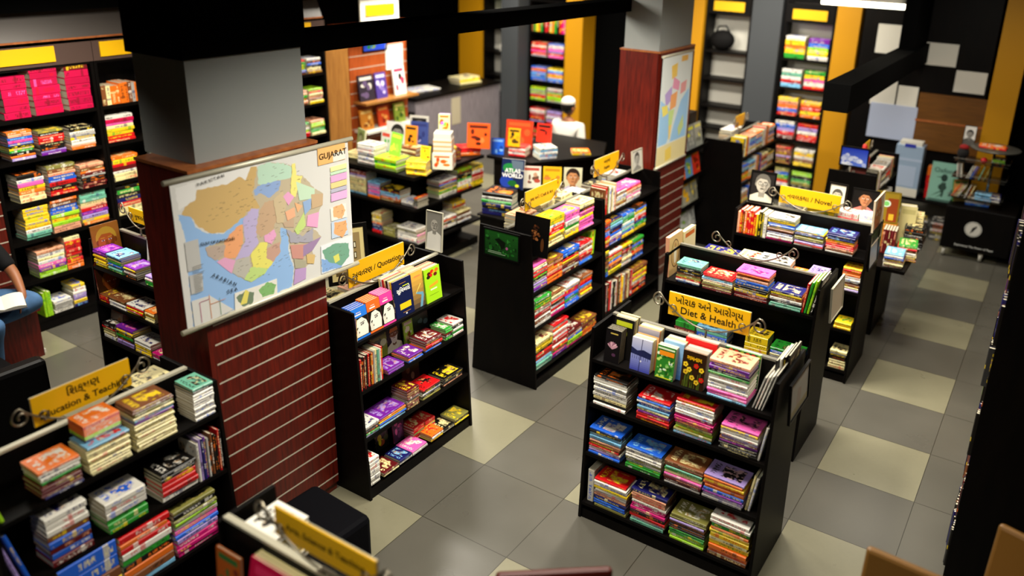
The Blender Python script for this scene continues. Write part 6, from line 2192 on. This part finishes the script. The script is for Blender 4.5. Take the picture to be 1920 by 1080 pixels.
o = skin('shirt', [(-5.545, -2.40, 0.58, 0.12), (-5.585, -2.40, 0.72, 0.122), (-5.575, -2.40, 0.92, 0.128), (-5.555, -2.40, 1.02, 0.065), (-5.53, -2.22, 0.975, 0.07), (-5.42, -2.185, 0.83, 0.062), (-5.39, -2.175, 0.795, 0.058),
                   (-5.53, -2.58, 0.975, 0.07), (-5.42, -2.60, 0.83, 0.062), (-5.39, -2.61, 0.795, 0.058)], [(0, 1), (1, 2), (2, 3), (2, 4), (4, 5), (5, 6), (2, 7), (7, 8), (8, 9)], M_TEE, root)
o.matrix_local = B
o = skin('jeans', [(-5.54, -2.40, 0.57, 0.115), (-5.48, -2.30, 0.56, 0.095), (-5.32, -2.20, 0.58, 0.085), (-5.16, -2.13, 0.59, 0.072), (-5.22, -2.30, 0.53, 0.062), (-5.26, -2.46, 0.50, 0.05),
                   (-5.48, -2.50, 0.56, 0.095), (-5.28, -2.49, 0.55, 0.082), (-5.06, -2.47, 0.545, 0.070), (-5.15, -2.465, 0.42, 0.062), (-5.25, -2.44, 0.13, 0.05)],
         [(0, 1), (1, 2), (2, 3), (3, 4), (4, 5), (0, 6), (6, 7), (7, 8), (8, 9), (9, 10)], M_JEAN, root)
o.matrix_local = B
head(root, B @ T(-5.49, -2.40, 1.24, 60, 18), M_SKIN, M_HAIR)
# the open book on his lap
root = thing('open_book', T(-5.16, -2.36, 0.655, 70, 8), 'open white book lying on the lap of the seated person', 'book')
for s in (-1, 1):
    g = Geo()
    n = 6
    for i in range(n):
        x0, x1 = s*0.13*i/n, s*0.13*(i+1)/n
        z0, z1 = 0.012*math.sin(PI*i/n*0.9), 0.012*math.sin(PI*(i+1)/n*0.9)
        pts = [(x0, -0.1, z0), (x1, -0.1, z1), (x1, 0.1, z1), (x0, 0.1, z0)]
        g.face(pts if s > 0 else list(reversed(pts)))
        lo = [(x0, -0.1, -0.012), (x1, -0.1, -0.012), (x1, 0.1, -0.012), (x0, 0.1, -0.012)]
        g.face(list(reversed(lo)) if s > 0 else lo)
        g.face([(x0, -0.1, -0.012), (x1, -0.1, -0.012), (x1, -0.1, z1), (x0, -0.1, z0)])
        g.face([(x1, 0.1, -0.012), (x0, 0.1, -0.012), (x0, 0.1, z0), (x1, 0.1, z1)])
    x = s*0.13
    g.face([(x, -0.1, -0.012), (x, 0.1, -0.012), (x, 0.1, 0.004), (x, -0.1, 0.004)])
    g.build('page_block', M_WHITE, root)
g = Geo()
g.box(-0.135, -0.104, -0.016, 0.135, 0.104, -0.0125)
g.build('cover', MAT('book_case', '#3a3a42', 0.4), root)

root = thing('person', T(-4.10, 3.52, 0) @ Matrix.Scale(0.93, 4), 'person in white shirt and white cap seen from behind past the display tables', 'person')
V = [(0, 0, 0.78, 0.12), (0, 0, 0.95, 0.12), (0, 0, 1.10, 0.125), (0, 0.0, 1.22, 0.055), (0, -0.01, 1.27, 0.048),
     (-0.18, 0, 1.14, 0.055), (-0.23, -0.04, 0.88, 0.042), (-0.20, 0.16, 0.76, 0.028), (0.18, 0, 1.14, 0.055), (0.23, -0.04, 0.88, 0.042), (0.20, 0.16, 0.76, 0.028),
     (-0.09, 0, 0.7, 0.09), (-0.10, 0.02, 0.40, 0.06), (-0.10, 0, 0.07, 0.04), (-0.10, 0.12, 0.04, 0.035), (0.09, 0, 0.7, 0.09), (0.10, 0.02, 0.40, 0.06), (0.10, 0, 0.07, 0.04), (0.10, 0.12, 0.04, 0.035)]
E_ = [(0, 1), (1, 2), (2, 3), (3, 4), (2, 5), (5, 6), (6, 7), (2, 8), (8, 9), (9, 10), (0, 11), (11, 12), (12, 13), (13, 14), (0, 15), (15, 16), (16, 17), (17, 18)]
hand_chain(V, E_, 7, (0, 0.9, -0.3), (-0.9, 0, 0), (0, 0.2, -0.9))
hand_chain(V, E_, 10, (0, 0.9, -0.3), (0.9, 0, 0), (0, 0.2, -0.9))
skin('body', V, E_, M_SKIN, root)
skin('shirt', [(0, 0, 0.72, 0.15), (0, 0, 0.92, 0.145), (0, 0, 1.10, 0.145), (0, 0, 1.20, 0.07), (-0.18, 0, 1.145, 0.075), (-0.23, -0.04, 0.89, 0.06), (-0.21, 0.1, 0.80, 0.048), (0.18, 0, 1.145, 0.075), (0.23, -0.04, 0.89, 0.06), (0.21, 0.1, 0.80, 0.048)],
     [(0, 1), (1, 2), (2, 3), (2, 4), (4, 5), (5, 6), (2, 7), (7, 8), (8, 9)], M_SHIRT, root)
skin('trousers', [(0, 0, 0.76, 0.13), (-0.09, 0, 0.7, 0.105), (-0.10, 0.02, 0.40, 0.08), (-0.10, 0, 0.10, 0.06), (0.09, 0, 0.7, 0.105), (0.10, 0.02, 0.40, 0.08), (0.10, 0, 0.10, 0.06)], [(0, 1), (1, 2), (2, 3), (0, 4), (4, 5), (5, 6)],
     MAT('dark_trousers', '#14141a', 0.8), root)
head(root, T(0, 0.0, 1.38, 165), M_SKIN, M_HAIR, M_SHIRT)

emit_books(296)

for o in list(scene.objects):
    if o.name.startswith('book') and o.parent is None and 'label' in o:
        for key, s, sz, up_, mt in (('frontmost book in the navy-fronted row', 'સુિવચારો', 0.036, 0.155, M_WINK), ('frontmost brown book with yellow', 'રામનામ', 0.030, 0.155, M_YELLOW)):
            if o['label'].startswith(key):
                ms = [c for c in o.children if c.name.startswith('cover_print')][0]
                l = max(v.co.x for v in o.data.vertices)
                w_ = max(v.co.y for v in o.data.vertices)
                t = max(v.co.z for v in ms.data.vertices)
                lettering(ms, [(s, sz, w_*0.52, up_, 0, 0.0009)], Matrix(((0, -1, 0, l), (1, 0, 0, 0), (0, 0, 1, t+0.001), (0, 0, 0, 1))), mt)
